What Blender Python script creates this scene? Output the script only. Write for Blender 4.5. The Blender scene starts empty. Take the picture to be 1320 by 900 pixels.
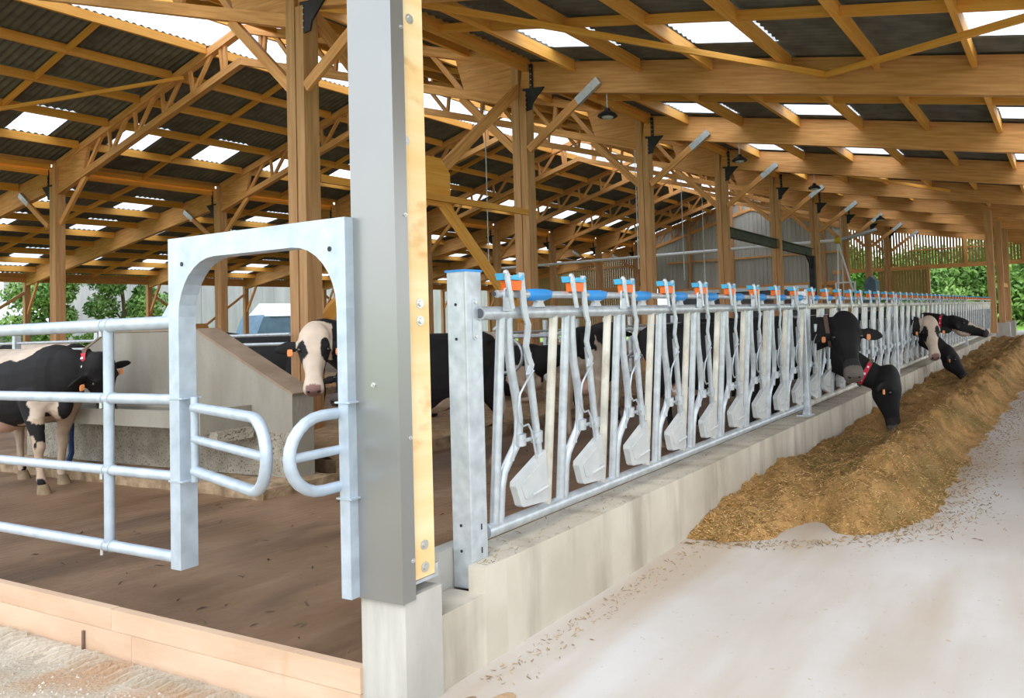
import bpy, bmesh, math, random
from mathutils import Vector as V, Matrix, noise
import numpy as np
random.seed(7)
PI = math.pi
sc = bpy.context.scene
C = sc.collection

# ------------------------------------------------------------------ camera, sky, sun, exposure
cam_d = bpy.data.cameras.new('camera'); cam = bpy.data.objects.new('camera', cam_d); C.objects.link(cam)
AX = V((0.44460147250193877, -0.8949439687984043, -0.037480973312714064))   # camera right
AU = V((-0.020658250237463822, -0.052077887816424494, 0.9984293316493191))  # camera up
AB = V((-0.89549023855441, -0.4431288597145761, -0.041641882063919555))     # camera back
m = Matrix((AX, AU, AB)).transposed().to_4x4(); m.translation = (0, 0, 1.7)
cam.matrix_world = m
cam_d.sensor_width = 36; cam_d.lens = 997 / 1320 * 36
cam_d.shift_x = (660 - 880) / 1320; cam_d.shift_y = -(450 - 365) / 1320
cam_d.clip_end = 600
sc.camera = cam
w = bpy.data.worlds.new('world'); sc.world = w; w.use_nodes = True
nt = w.node_tree; nt.nodes.clear()
wo = nt.nodes.new('ShaderNodeOutputWorld'); bg = nt.nodes.new('ShaderNodeBackground')
tc = nt.nodes.new('ShaderNodeTexCoord'); sx = nt.nodes.new('ShaderNodeSeparateXYZ'); rp = nt.nodes.new('ShaderNodeValToRGB')
nt.links.new(tc.outputs['Generated'], sx.inputs[0]); nt.links.new(sx.outputs['Z'], rp.inputs[0])
rp.color_ramp.elements[0].color = (0.93, 0.95, 0.97, 1); rp.color_ramp.elements[1].color = (0.62, 0.78, 1.0, 1)
nt.links.new(rp.outputs[0], bg.inputs[0]); bg.inputs[1].default_value = 2.4
nt.links.new(bg.outputs[0], wo.inputs[0])
sl = bpy.data.lights.new('sun', 'SUN'); sl.energy = 1.3; sl.angle = math.radians(25); sl.color = (1, 0.95, 0.86)
so = bpy.data.objects.new('sun', sl); C.objects.link(so)
so.rotation_euler = V((0.62, 0.30, -0.72)).to_track_quat('-Z', 'Y').to_euler()
sc.view_settings.view_transform = 'Standard'; sc.view_settings.look = 'None'
sc.view_settings.gamma = 1; sc.view_settings.use_curve_mapping = False
sc.view_settings.exposure = 0.12

# ------------------------------------------------------------------ materials
def mat(name, col, rough=0.8, metal=0.0, noise_amt=0.0, nscale=5, stretch=(1, 1, 1), bump=0.0, bscale=None, col2=None,
        spec=0.3, coords='Object', rnd=0.0, detail=5, ramp=(0.35, 0.65), trans=0.0):
    M = bpy.data.materials.new(name); M.use_nodes = True; N = M.node_tree; n = N.nodes; L = N.links
    b = n['Principled BSDF']; b.inputs['Roughness'].default_value = rough; b.inputs['Metallic'].default_value = metal
    b.inputs['Specular IOR Level'].default_value = spec
    b.inputs['Base Color'].default_value = (*col, 1)
    t = n.new('ShaderNodeTexCoord'); mp = n.new('ShaderNodeMapping'); mp.inputs['Scale'].default_value = stretch
    L.new(t.outputs[coords], mp.inputs[0])
    out = None
    if col2 is not None:
        no = n.new('ShaderNodeTexNoise'); no.inputs['Scale'].default_value = nscale; no.inputs['Detail'].default_value = detail
        oi = n.new('ShaderNodeObjectInfo'); ad = n.new('ShaderNodeVectorMath'); ad.operation = 'ADD'
        ml = n.new('ShaderNodeMath'); ml.operation = 'MULTIPLY'; ml.inputs[1].default_value = 37.0 if coords == 'Object' else 0.0
        L.new(oi.outputs['Random'], ml.inputs[0]); L.new(mp.outputs[0], ad.inputs[0]); L.new(ml.outputs[0], ad.inputs[1])
        L.new(ad.outputs[0], no.inputs['Vector'])
        r = n.new('ShaderNodeValToRGB'); r.color_ramp.elements[0].position = ramp[0]; r.color_ramp.elements[1].position = ramp[1]
        r.color_ramp.elements[0].color = (*col, 1); r.color_ramp.elements[1].color = (*col2, 1)
        L.new(no.outputs[0], r.inputs[0]); out = r.outputs[0]
        if rnd:
            hs = n.new('ShaderNodeHueSaturation'); mr = n.new('ShaderNodeMapRange')
            mr.inputs[3].default_value = 1 - rnd; mr.inputs[4].default_value = 1 + rnd
            L.new(oi.outputs['Random'], mr.inputs[0]); L.new(mr.outputs[0], hs.inputs['Value']); L.new(out, hs.inputs['Color']); out = hs.outputs[0]
        L.new(out, b.inputs['Base Color'])
    if bump:
        nb = n.new('ShaderNodeTexNoise'); nb.inputs['Scale'].default_value = bscale or nscale * 3; nb.inputs['Detail'].default_value = 6
        L.new(mp.outputs[0], nb.inputs['Vector'])
        bp = n.new('ShaderNodeBump'); bp.inputs['Strength'].default_value = bump; bp.inputs['Distance'].default_value = 0.02
        L.new(nb.outputs[0], bp.inputs['Height']); L.new(bp.outputs[0], b.inputs['Normal'])
    return M
def overlay(M, col, scale, lo, hi, stretch=(1, 1, 1), coords='Object', amt=1.0, detail=4):
    """mix a second noise-driven colour over the present base colour (stains, knots, dirt)"""
    N = M.node_tree; n = N.nodes; L = N.links; b = n['Principled BSDF']
    t = n.new('ShaderNodeTexCoord'); mp = n.new('ShaderNodeMapping'); mp.inputs['Scale'].default_value = stretch
    mp.inputs['Location'].default_value = (3.1, 7.7, 1.3)
    no = n.new('ShaderNodeTexNoise'); no.inputs['Scale'].default_value = scale; no.inputs['Detail'].default_value = detail
    L.new(t.outputs[coords], mp.inputs[0]); L.new(mp.outputs[0], no.inputs['Vector'])
    r = n.new('ShaderNodeMapRange'); r.inputs[1].default_value = lo; r.inputs[2].default_value = hi; r.inputs[4].default_value = amt
    L.new(no.outputs[0], r.inputs[0])
    mx = n.new('ShaderNodeMix'); mx.data_type = 'RGBA'
    src = b.inputs['Base Color']
    if src.is_linked: L.new(src.links[0].from_socket, mx.inputs[6])
    else: mx.inputs[6].default_value = src.default_value
    mx.inputs[7].default_value = (*col, 1); L.new(r.outputs[0], mx.inputs[0]); L.new(mx.outputs[2], b.inputs['Base Color'])
    return M
WOOD = mat('larch_timber', (0.60, 0.268, 0.080), 0.62, col2=(0.78, 0.395, 0.145), nscale=2.2, stretch=(0.6, 9, 9), bump=0.12, bscale=8, rnd=0.13)
overlay(WOOD, (0.20, 0.09, 0.03), 7, 0.74, 0.80, (0.7, 1, 1))
WOODC = mat('column_timber', (0.48, 0.245, 0.10), 0.65, col2=(0.64, 0.36, 0.165), nscale=2.0, stretch=(0.5, 9, 9), bump=0.15, bscale=8, rnd=0.1)
overlay(WOODC, (0.15, 0.08, 0.04), 5, 0.72, 0.80, (0.8, 1, 1))
WOODY = mat('larch_timber_across', (0.60, 0.268, 0.080), 0.62, col2=(0.78, 0.395, 0.145), nscale=2.2, stretch=(9, 0.6, 9), bump=0.1, bscale=8)
overlay(WOODY, (0.20, 0.09, 0.03), 7, 0.72, 0.78, (1, 1, 1))
PURL = mat('purlin_timber', (0.80, 0.35, 0.05), 0.55, col2=(0.90, 0.46, 0.10), nscale=2.2, stretch=(0.5, 9, 9), bump=0.08, bscale=8, rnd=0.12)
PALE = mat('pale_spruce', (0.86, 0.58, 0.26), 0.55, col2=(0.92, 0.72, 0.42), nscale=1.6, stretch=(0.7, 5, 5), bump=0.08, bscale=8)
overlay(PALE, (0.62, 0.30, 0.08), 3.0, 0.62, 0.75, (1, 2, 2), amt=0.8)
BOARD = mat('weathered_board', (0.34, 0.22, 0.07), 0.8, col2=(0.46, 0.32, 0.12), nscale=3, stretch=(1, 6, 6))
GALV = mat('galvanised_steel', (0.46, 0.50, 0.53), 0.42, 0.55, col2=(0.64, 0.685, 0.72), nscale=14, ramp=(0.3, 0.7), spec=0.5, bump=0.05, bscale=40)
GALVG = mat('bright_galvanised_gate', (0.40, 0.46, 0.52), 0.40, 0.35, col2=(0.54, 0.61, 0.68), nscale=10, ramp=(0.3, 0.7), spec=0.5, bump=0.05, bscale=40)
GALVB = mat('worn_galvanised_tube', (0.50, 0.48, 0.42), 0.5, 0.35, col2=(0.72, 0.69, 0.60), nscale=6, spec=0.5, rnd=0.06)
overlay(GALVB, (0.45, 0.30, 0.17), 8, 0.62, 0.72, (1, 1, 0.4), amt=0.6)
PLATE = mat('grey_plastic', (0.50, 0.52, 0.52), 0.55, col2=(0.58, 0.59, 0.58), nscale=8)
BLUE = mat('blue_plastic', (0.03, 0.24, 0.62), 0.4, col2=(0.05, 0.30, 0.70), nscale=9)
CYAN = mat('light_blue_plastic', (0.08, 0.42, 0.68), 0.4, col2=(0.10, 0.48, 0.75), nscale=9)
ORNG = mat('orange_plastic', (0.85, 0.15, 0.015), 0.4, col2=(0.9, 0.2, 0.03), nscale=9)
BLACKM = mat('black_steel', (0.02, 0.02, 0.022), 0.5, 0.3, col2=(0.035, 0.035, 0.04), nscale=9)
DSTEEL = mat('dark_painted_steel', (0.06, 0.07, 0.06), 0.6, 0.2, col2=(0.10, 0.11, 0.10), nscale=5)
CLAD = mat('dark_grey_cladding', (0.135, 0.132, 0.118), 0.30, 0.0, col2=(0.15, 0.147, 0.134), nscale=3, spec=0.8)
CLAD.node_tree.nodes['Principled BSDF'].inputs['IOR'].default_value = 2.1
BOLT = mat('zinc_bolt', (0.6, 0.6, 0.58), 0.35, 0.8, col2=(0.7, 0.7, 0.68), nscale=20)
ROOF = mat('fibre_cement_sheet', (0.125, 0.122, 0.098), 0.85, col2=(0.185, 0.18, 0.145), nscale=2.5, bump=0.1, bscale=20, rnd=0.1)
CONC = mat('cast_concrete', (0.48, 0.43, 0.34), 0.85, col2=(0.62, 0.565, 0.465), nscale=1.6, bump=0.25, bscale=14, detail=8, coords='Generated' if False else 'Object')
overlay(CONC, (0.25, 0.21, 0.16), 2.0, 0.50, 0.70, (2.2, 1, 0.35), amt=0.6)
CONCP = mat('bright_cast_concrete', (0.39, 0.37, 0.325), 0.85, col2=(0.52, 0.495, 0.44), nscale=3, stretch=(1, 3, 0.5), bump=0.25, bscale=18, detail=8)
KERB = mat('peach_kerb', (0.58, 0.385, 0.25), 0.75, col2=(0.68, 0.49, 0.34), nscale=2.2, stretch=(1, 0.6, 2), bump=0.12, bscale=20)
overlay(KERB, (0.50, 0.28, 0.15), 2.3, 0.66, 0.74, (1, 1.6, 0.4), amt=0.5)
TCONC = mat('trough_concrete', (0.26, 0.235, 0.19), 0.9, col2=(0.37, 0.34, 0.285), nscale=1.5, stretch=(1, 1, 0.4), bump=0.3, bscale=22, detail=8)
overlay(TCONC, (0.20, 0.165, 0.12), 60, 0.64, 0.70, amt=0.5, detail=2)
overlay(TCONC, (0.22, 0.18, 0.13), 2.0, 0.5, 0.75, (1, 1, .3), amt=0.5)
TROUGH2 = mat('pitted_concrete', (0.27, 0.24, 0.185), 0.95, col2=(0.40, 0.36, 0.29), nscale=5, bump=0.9, bscale=30, detail=8)
overlay(TROUGH2, (0.10, 0.08, 0.055), 42, 0.585, 0.64, amt=0.85, detail=2)
COPE = mat('brown_coping', (0.27, 0.19, 0.13), 0.85, col2=(0.34, 0.25, 0.18), nscale=4, bump=0.2)
PLIN = mat('dirty_plinth', (0.20, 0.13, 0.07), 0.9, col2=(0.40, 0.29, 0.18), nscale=7, bump=0.9, bscale=18)
ALLEY = mat('alley_concrete', (0.54, 0.48, 0.415), 0.8, col2=(0.66, 0.625, 0.59), nscale=0.6, bump=0.15, bscale=12, detail=9)
overlay(ALLEY, (0.46, 0.345, 0.23), 0.75, 0.42, 0.62, (0.45, 2.0, 1), amt=0.6, detail=8)
overlay(ALLEY, (0.42, 0.30, 0.18), 26, 0.68, 0.74, (1, 1, 1), amt=0.6, detail=3)
def slurry():
    M = mat('brown_slurry_floor', (0.155, 0.088, 0.046), 0.48, col2=(0.25, 0.152, 0.090), nscale=1.1, bump=0.35, bscale=9, detail=9, spec=0.35)
    overlay(M, (0.28, 0.185, 0.115), 3.0, 0.55, 0.75, (0.5, 1.5, 1), amt=0.5)
    overlay(M, (0.05, 0.028, 0.016), 1.3, 0.52, 0.70, (0.6, 1.2, 1), amt=0.55, detail=8)
    N = M.node_tree; n = N.nodes; L = N.links; b = n['Principled BSDF']
    t = n.new('ShaderNodeTexCoord'); mp = n.new('ShaderNodeMapping'); mp.inputs['Rotation'].default_value = (0, 0, 0.12)
    wv = n.new('ShaderNodeTexWave'); wv.bands_direction = 'Y'; wv.inputs['Scale'].default_value = 3.0; wv.inputs['Distortion'].default_value = 5.0
    wv.inputs['Detail'].default_value = 3; wv.inputs['Detail Scale'].default_value = 1.5
    L.new(t.outputs['Object'], mp.inputs[0]); L.new(mp.outputs[0], wv.inputs['Vector'])
    old = b.inputs['Normal'].links[0].from_node
    bp = n.new('ShaderNodeBump'); bp.inputs['Strength'].default_value = 0.12; bp.inputs['Distance'].default_value = 0.02
    L.new(wv.outputs[0], bp.inputs['Height']); L.new(old.outputs[0], bp.inputs['Normal']); L.new(bp.outputs[0], b.inputs['Normal'])
    return M
SLURRY = slurry()
GRAVEL = mat('sandy_yard', (0.40, 0.33, 0.245), 0.95, col2=(0.55, 0.47, 0.37), nscale=2.5, bump=0.8, bscale=45, detail=9)
overlay(GRAVEL, (0.42, 0.22, 0.10), 2.0, 0.52, 0.66, (1, 1, 1), amt=0.6, detail=9)
PEB = mat('pebbles', (0.30, 0.24, 0.18), 0.9, col2=(0.62, 0.55, 0.46), nscale=12)
STRAWB = mat('bedding', (0.34, 0.21, 0.11), 0.95, col2=(0.50, 0.34, 0.20), nscale=6, bump=0.8, bscale=25)
SILAGE = mat('silage', (0.20, 0.11, 0.032), 0.95, col2=(0.54, 0.30, 0.105), nscale=5, bump=1.0, bscale=60, detail=9, ramp=(0.3, 0.7))
overlay(SILAGE, (0.56, 0.33, 0.13), 0.9, 0.45, 0.62, amt=0.55, detail=6)
overlay(SILAGE, (0.15, 0.115, 0.03), 1.1, 0.50, 0.62, (.6, 1.2, 1), amt=0.6, detail=7)
GRASS = mat('meadow', (0.13, 0.26, 0.035), 0.95, col2=(0.26, 0.42, 0.07), nscale=0.5)
LEAF = mat('leaves', (0.045, 0.13, 0.022), 0.7, col2=(0.15, 0.30, 0.05), nscale=0.7)
LEAF2 = mat('pale_leaves', (0.09, 0.19, 0.04), 0.7, col2=(0.24, 0.38, 0.09), nscale=0.7)
BARK = mat('bark', (0.11, 0.075, 0.05), 0.9, col2=(0.16, 0.11, 0.07), nscale=8)
SHED = mat('pale_shed_cladding', (0.34, 0.32, 0.32), 0.75, col2=(0.42, 0.40, 0.40), nscale=1.5, stretch=(1, 1, 0.2), rnd=0.06)
GREYM = mat('grey_metal_cladding', (0.40, 0.37, 0.32), 0.6, 0.1, col2=(0.50, 0.47, 0.41), nscale=1.5, stretch=(1, 1, 0.2))
WHITE = mat('white_sheet', (0.8, 0.82, 0.84), 0.5, col2=(0.85, 0.86, 0.88), nscale=2)
BLUEG = mat('blue_grey_steel', (0.10, 0.17, 0.24), 0.5, col2=(0.14, 0.22, 0.30), nscale=2)
DARKG = mat('dark_grey_steel', (0.07, 0.08, 0.095), 0.5, 0.2, col2=(0.11, 0.12, 0.14), nscale=2)
HOOF = mat('hoof', (0.20, 0.14, 0.08), 0.7, col2=(0.28, 0.2, 0.12), nscale=12)
EYE = mat('eye', (0.006, 0.005, 0.004), 0.08, spec=0.8, col2=(0.01, 0.008, 0.006), nscale=5)
UDD = mat('udder_skin', (0.62, 0.36, 0.27), 0.6, col2=(0.7, 0.45, 0.35), nscale=5)
RED = mat('red_strap', (0.60, 0.02, 0.05), 0.5, col2=(0.68, 0.03, 0.07), nscale=6)
TAGW = mat('white_print', (0.85, 0.8, 0.8), 0.5, col2=(0.9, 0.88, 0.88), nscale=6)
TAGO = mat('orange_ear_tag', (0.85, 0.30, 0.10), 0.5, col2=(0.9, 0.36, 0.14), nscale=6)
STRAP = mat('brown_webbing', (0.14, 0.09, 0.07), 0.8, col2=(0.2, 0.13, 0.1), nscale=9)
YEL = mat('yellow_fitting', (0.7, 0.5, 0.03), 0.5, col2=(0.75, 0.55, 0.05), nscale=6)
HOSE = mat('blue_hose', (0.02, 0.05, 0.14), 0.4, col2=(0.03, 0.07, 0.18), nscale=6)
def translucent():
    M = bpy.data.materials.new('translucent_roof_sheet'); M.use_nodes = True; n = M.node_tree.nodes; L = M.node_tree.links
    n.clear(); o = n.new('ShaderNodeOutputMaterial'); a = n.new('ShaderNodeBsdfTranslucent'); b = n.new('ShaderNodeBsdfTransparent'); mx = n.new('ShaderNodeMixShader')
    a.inputs[0].default_value = (0.92, 0.95, 0.97, 1); b.inputs[0].default_value = (0.95, 0.97, 1, 1); mx.inputs[0].default_value = 0.35
    L.new(a.outputs[0], mx.inputs[1]); L.new(b.outputs[0], mx.inputs[2]); L.new(mx.outputs[0], o.inputs[0]); return M
TRANS = translucent()
def coat():
    M = bpy.data.materials.new('cow_coat'); M.use_nodes = True; n = M.node_tree.nodes; L = M.node_tree.links; b = n['Principled BSDF']
    b.inputs['Roughness'].default_value = 0.72; b.inputs['Specular IOR Level'].default_value = 0.25
    at = n.new('ShaderNodeVertexColor'); at.layer_name = 'coat'
    t = n.new('ShaderNodeTexCoord'); no = n.new('ShaderNodeTexNoise'); no.inputs['Scale'].default_value = 9; no.inputs['Detail'].default_value = 8
    hs = n.new('ShaderNodeHueSaturation'); mr = n.new('ShaderNodeMapRange'); mr.inputs[3].default_value = 0.72; mr.inputs[4].default_value = 1.25
    L.new(t.outputs['Object'], no.inputs[0]); L.new(no.outputs[0], mr.inputs[0]); L.new(mr.outputs[0], hs.inputs['Value'])
    L.new(at.outputs[0], hs.inputs['Color']); L.new(hs.outputs[0], b.inputs['Base Color'])
    nb = n.new('ShaderNodeTexNoise'); nb.inputs['Scale'].default_value = 60; bp = n.new('ShaderNodeBump'); bp.inputs['Strength'].default_value = 0.25
    bp.inputs['Distance'].default_value = 0.01
    L.new(t.outputs['Object'], nb.inputs[0]); L.new(nb.outputs[0], bp.inputs['Height']); L.new(bp.outputs[0], b.inputs['Normal']); return M
COAT = coat()
def vcol(name, rough=0.9):
    M = bpy.data.materials.new(name); M.use_nodes = True; n = M.node_tree.nodes
    at = n.new('ShaderNodeVertexColor'); at.layer_name = 'tint'; n['Principled BSDF'].inputs['Roughness'].default_value = rough
    M.node_tree.links.new(at.outputs[0], n['Principled BSDF'].inputs['Base Color']); return M
CHIP = vcol('chopped_stalks')

# ------------------------------------------------------------------ mesh helpers
class MB:
    def __init__(s): s.v = []; s.f = []
    def add(s, vs, fs):
        o = len(s.v); s.v += [tuple(p) for p in vs]; s.f += [tuple(i + o for i in f) for f in fs]; return s
    def box(s, a, b):
        x0, y0, z0 = a; x1, y1, z1 = b
        return s.add([(x0,y0,z0),(x1,y0,z0),(x1,y1,z0),(x0,y1,z0),(x0,y0,z1),(x1,y0,z1),(x1,y1,z1),(x0,y1,z1)],
                     [(0,3,2,1),(4,5,6,7),(0,1,5,4),(1,2,6,5),(2,3,7,6),(3,0,4,7)])
    def beam(s, p0, p1, wd, h, up=(0, 0, 1)):
        p0, p1 = V(p0), V(p1); x = (p1 - p0).normalized(); y = V(up).cross(x).normalized(); z = x.cross(y)
        vs = [p + y * a * wd / 2 + z * b * h / 2 for p in (p0, p1) for a, b in ((-1,-1),(1,-1),(1,1),(-1,1))]
        return s.add(vs, [(0,3,2,1),(4,5,6,7),(0,1,5,4),(1,2,6,5),(2,3,7,6),(3,0,4,7)])
    def tube(s, pts, r, seg=8, cap=True, closed=False):
        pts = [V(p) for p in pts]; n = len(pts); rings = []; prev = None
        for i, p in enumerate(pts):
            if closed: t = pts[(i + 1) % n] - pts[i - 1]
            else: t = pts[min(i + 1, n - 1)] - pts[max(i - 1, 0)]
            t.normalize()
            if prev is None:
                a = V((0, 0, 1)) if abs(t.z) < 0.9 else V((1, 0, 0)); u = t.cross(a).normalized()
            else: u = (prev - t * prev.dot(t)).normalized()
            prev = u; ww = t.cross(u); rr = r[i] if isinstance(r, (list, tuple)) else r
            rings.append([p + (u * math.cos(2*PI*k/seg) + ww * math.sin(2*PI*k/seg)) * rr for k in range(seg)])
        o = len(s.v); s.v += [tuple(q) for R in rings for q in R]
        for i in range(n if closed else n - 1):
            j = (i + 1) % n
            for k in range(seg):
                k2 = (k + 1) % seg; s.f.append((o+i*seg+k, o+i*seg+k2, o+j*seg+k2, o+j*seg+k))
        if cap and not closed:
            s.f.append(tuple(o + k for k in range(seg))[::-1]); s.f.append(tuple(o + (n-1)*seg + k for k in range(seg)))
        return s
    def prism(s, poly, axis, a, b):
        """poly: 2-D points, extruded along axis (0,1,2) from a to b"""
        n = len(poly)
        def P(q, t):
            return {0: (t, q[0], q[1]), 1: (q[0], t, q[1]), 2: (q[0], q[1], t)}[axis]
        return s.add([P(q, a) for q in poly] + [P(q, b) for q in poly],
                     [tuple(range(n))[::-1], tuple(range(n, 2*n))] + [(i, (i+1) % n, n + (i+1) % n, n + i) for i in range(n)])
    def loft(s, rings, cap=True):
        seg = len(rings[0]); o = len(s.v); s.v += [tuple(q) for R in rings for q in R]
        for i in range(len(rings) - 1):
            for k in range(seg):
                k2 = (k+1) % seg; s.f.append((o+i*seg+k, o+i*seg+k2, o+(i+1)*seg+k2, o+(i+1)*seg+k))
        if cap:
            s.f.append(tuple(o+k for k in range(seg))[::-1]); s.f.append(tuple(o+(len(rings)-1)*seg+k for k in range(seg)))
        return s
    def ball(s, c, r, seg=10, rg=7):
        c = V(c); r = V((r, r, r)) if not hasattr(r, '__len__') else V(r)
        R = []
        for i in range(rg + 1):
            th = 0.02 + (PI - 0.04) * i / rg
            R.append([(c.x + r.x*math.sin(th)*math.cos(2*PI*k/seg), c.y + r.y*math.sin(th)*math.sin(2*PI*k/seg), c.z - r.z*math.cos(th)) for k in range(seg)])
        return s.loft(R)
    def mesh(s, name, material, smooth=False):
        me = bpy.data.meshes.new(name); me.from_pydata(s.v, [], s.f); me.update()
        bm = bmesh.new(); bm.from_mesh(me); bmesh.ops.recalc_face_normals(bm, faces=bm.faces); bm.to_mesh(me); bm.free()
        if smooth:
            me.shade_smooth()
            try: me.set_sharp_from_angle(angle=math.radians(40))
            except Exception: pass
        me.materials.append(material); return me
    def build(s, name, material, parent=None, smooth=False, **kw):
        return link(name, s.mesh(name, material, smooth), parent, **kw)
def link(name, me, parent=None, loc=None, rot=None, mw=None):
    o = bpy.data.objects.new(name, me); C.objects.link(o)
    if parent is not None:
        o.parent = parent
        if mw is not None: o.matrix_local = Matrix.Translation(-V(parent.location)) @ mw
        elif loc is not None: o.location = loc
        elif me is not None: o.location = -V(parent.location) if parent.type == 'EMPTY' and parent.get('world_kids') else (0, 0, 0)
    else:
        if mw is not None: o.matrix_world = mw
        elif loc is not None: o.location = loc
    if rot is not None: o.rotation_euler = rot
    return o
def tag(o, label, cat, group=None):
    o['label'] = label; o['category'] = cat
    if group: o['group'] = group
    return o
def thing(name, label, cat, loc=(0, 0, 0), group=None, rotz=0, world=True):
    o = bpy.data.objects.new(name, None); C.objects.link(o); o.location = loc; o.rotation_euler = (0, 0, rotz); o.empty_display_size = 0.1
    if world: o['world_kids'] = 1
    return tag(o, label, cat, group)
def struct(name, obj=None, loc=(0, 0, 0)):
    if obj is None:
        obj = bpy.data.objects.new(name, None); C.objects.link(obj); obj.location = loc; obj['world_kids'] = 1
    obj['kind'] = 'structure'; return obj
_tc = {}
def timber(name, p0, p1, wd, h, M, parent=None, up=(0, 0, 1)):
    """one timber; mesh lies along local X so the grain follows it, shared between timbers of a size"""
    p0, p1 = V(p0), V(p1); L = round((p1 - p0).length, 2); k = (L, wd, h, M.name)
    if k not in _tc:
        _tc[k] = MB().box((0, -wd/2, -h/2), (L, wd/2, h/2)).mesh(name, M)
    x = (p1 - p0).normalized(); y = V(up).cross(x).normalized(); z = x.cross(y)
    R = Matrix((x, y, z)).transposed().to_4x4(); R.translation = p0
    return link(name, _tc[k], parent, mw=R)
ORD = ['first', 'second', 'third', 'fourth', 'fifth', 'sixth', 'seventh', 'eighth', 'ninth', 'tenth', 'eleventh', 'twelfth']
S = 5.4
FX = [2.6 + S * k for k in range(10)]      # portal frames
YC, YB, YO, YE = 10.4, 29.1, 43.6, -4.2    # column rows and right eave
RS = 0.168                                 # lean-to slope
def zr(y): return 7.28 - RS * (10.2 - y)   # top of right beams
def zl(y): return 7.28 - RS * (y - 29.3)   # top of left beams
def zh(y): return 10.05 - 0.28 * abs(y - 19.72)  # top of hall chord

# ------------------------------------------------------------------ ground
def floor_piece(name, x0, x1, y0, y1, z, M, nx=1, ny=1):
    b = MB().box((x0, y0, z - 0.3), (x1, y1, z)); o = b.build(name, M); return struct(name, o)
floor_piece('floor', 2.55, 51.2, 2.75, 46, 0.0, SLURRY)
fl = struct('floor'); MB().box((-6, -14, -.3), (52, 2.75, -.012)).build('sub_base', CONC, fl)
xs_ = [-6, -2.2, 1.9, 8.9, 15.4, 21.9, 28.4, 34.9, 41.4, 47.9, 52]
for a, e in zip(xs_, xs_[1:]):
    for ya, yb in ((-14, -3.5), (-3.494, 2.75)): MB().box((a, ya, -.05), (e - .007, yb, 0)).build('slab', ALLEY, fl)
floor_piece('floor', -8, 2.5, 2.75, 40, -0.09, GRAVEL)
floor_piece('floor', 2.52, 2.56, 2.93, 40, -0.01, SLURRY)
floor_piece('floor', -150, 260, -160, 260, -0.32, GRASS)

# ------------------------------------------------------------------ roof
def corr(L, dx, per=0.18, amp=0.026, skip=None):
    """corrugated sheet: waves run along local x over dx, length L along local y, optional gap (a, b)"""
    b = MB(); spans = [(0, dx)] if not skip else [(0, skip[0]), (skip[1], dx)]
    for a, e in spans:
        n = max(2, int((e - a) / per * 6)); vs = []
        for i in range(n + 1):
            x = a + (e - a) * i / n; z = amp * math.sin(2 * PI * x / per)
            vs += [(x, 0, z), (x, L, z)]
        b.add(vs, [(2*i, 2*i+2, 2*i+3, 2*i+1) for i in range(n)])
    return b
_sc = {}
def sheet(name, x0, dx, ya, za, yb, zb, M, parent, skip=None):
    L = round(math.hypot(yb - ya, zb - za) + 0.08, 2); k = (round(dx, 2), L, M.name, skip)
    if k not in _sc:
        _sc[k] = corr(L, dx, skip=skip).mesh(name, M, True)
    y = V((0, yb - ya, zb - za)).normalized(); x = V((1, 0, 0)); z = x.cross(y)
    R = Matrix((x, y, z)).transposed().to_4x4(); R.translation = (x0, ya, za)
    return link(name, _sc[k], parent, mw=R)
def roof_slope(ys, zf, off, sky, name='ceiling', pw=0.09, ph=0.24, pmat=PURL, eave=None):
    """purlins at ys; sheets between; sky: {gap index: (offsets per bay)}"""
    root = struct(name)
    for k in range(9):
        x0 = FX[k]
        for y in ys:
            z = zf(y) + off - 0.04 - ph / 2
            timber('purlin', (x0 + 0.1, y, z), (x0 + S - 0.1, y, z), pw, ph, pmat, root)
        for i in range(len(ys) - 1):
            a, b2 = ys[i], ys[i+1]
            zz = zf((a + b2) / 2) + off - 0.04 - ph / 2
            xm = x0 + S / 2; za, zb = zf(a) + off - 0.04 - ph/2, zf(b2) + off - 0.04 - ph/2
            timber('noggin', (xm, a + 0.045, za), (xm, b2 - 0.045, zb), 0.07, 0.15, pmat, root)
        for i in range(len(ys) - 1):
            a, b2 = ys[i], ys[i+1]; spots = sky.get(i)
            za, zb = zf(a) + off, zf(b2) + off
            if spots:
                xs = spots[k] if k < len(spots) else spots[-1]
                if len(xs) == 1:
                    q0 = round((xs[0] - 0.54) / .18) * .18; g = (round(q0, 2), round(q0 + 1.08, 2))
                    sheet('roof_sheet', x0, S, a, za, b2, zb, ROOF, root, skip=g)
                    sheet('skylight', x0 + g[0], 1.08, a, za, b2, zb, TRANS, root)
                else:
                    h2 = S / 2
                    for q, xx in enumerate(xs):
                        q0 = round((xx - 0.54 - q * h2) / .18) * .18; g = (round(q0, 2), round(q0 + 1.08, 2))
                        sheet('roof_sheet', x0 + q * h2, h2, a, za, b2, zb, ROOF, root, skip=g)
                        sheet('skylight', x0 + q * h2 + g[0], 1.08, a, za, b2, zb, TRANS, root)
            else: sheet('roof_sheet', x0, S, a, za, b2, zb, ROOF, root)
    return root
ry = [10.15, 8.94, 7.38, 5.82, 4.26, 2.70, 1.14, -0.42, -1.98, -3.54, -4.6]
one = [[4.0], [4.0], [4.45], [4.6], [4.4]]
roof_slope(ry, zr, 0.06, {1: one, 3: one, 6: one})
ly = [29.5, 31.4, 33.0, 34.6, 36.2, 37.8, 39.4, 41.0, 42.6, 43.9]
two = [[1.0, 4.2]] * 9
roof_slope(ly, zl, 0.06, {1: two, 3: two, 6: two, 7: [[4.3]]})
hl = [21.2, 22.8, 24.4, 26.05, 27.7, 29.35]
hall = roof_slope(hl, zh, 0.14, {3: [[1.2, 4.0]] * 9})
hr = [39.44 - y for y in hl][::-1]
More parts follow.
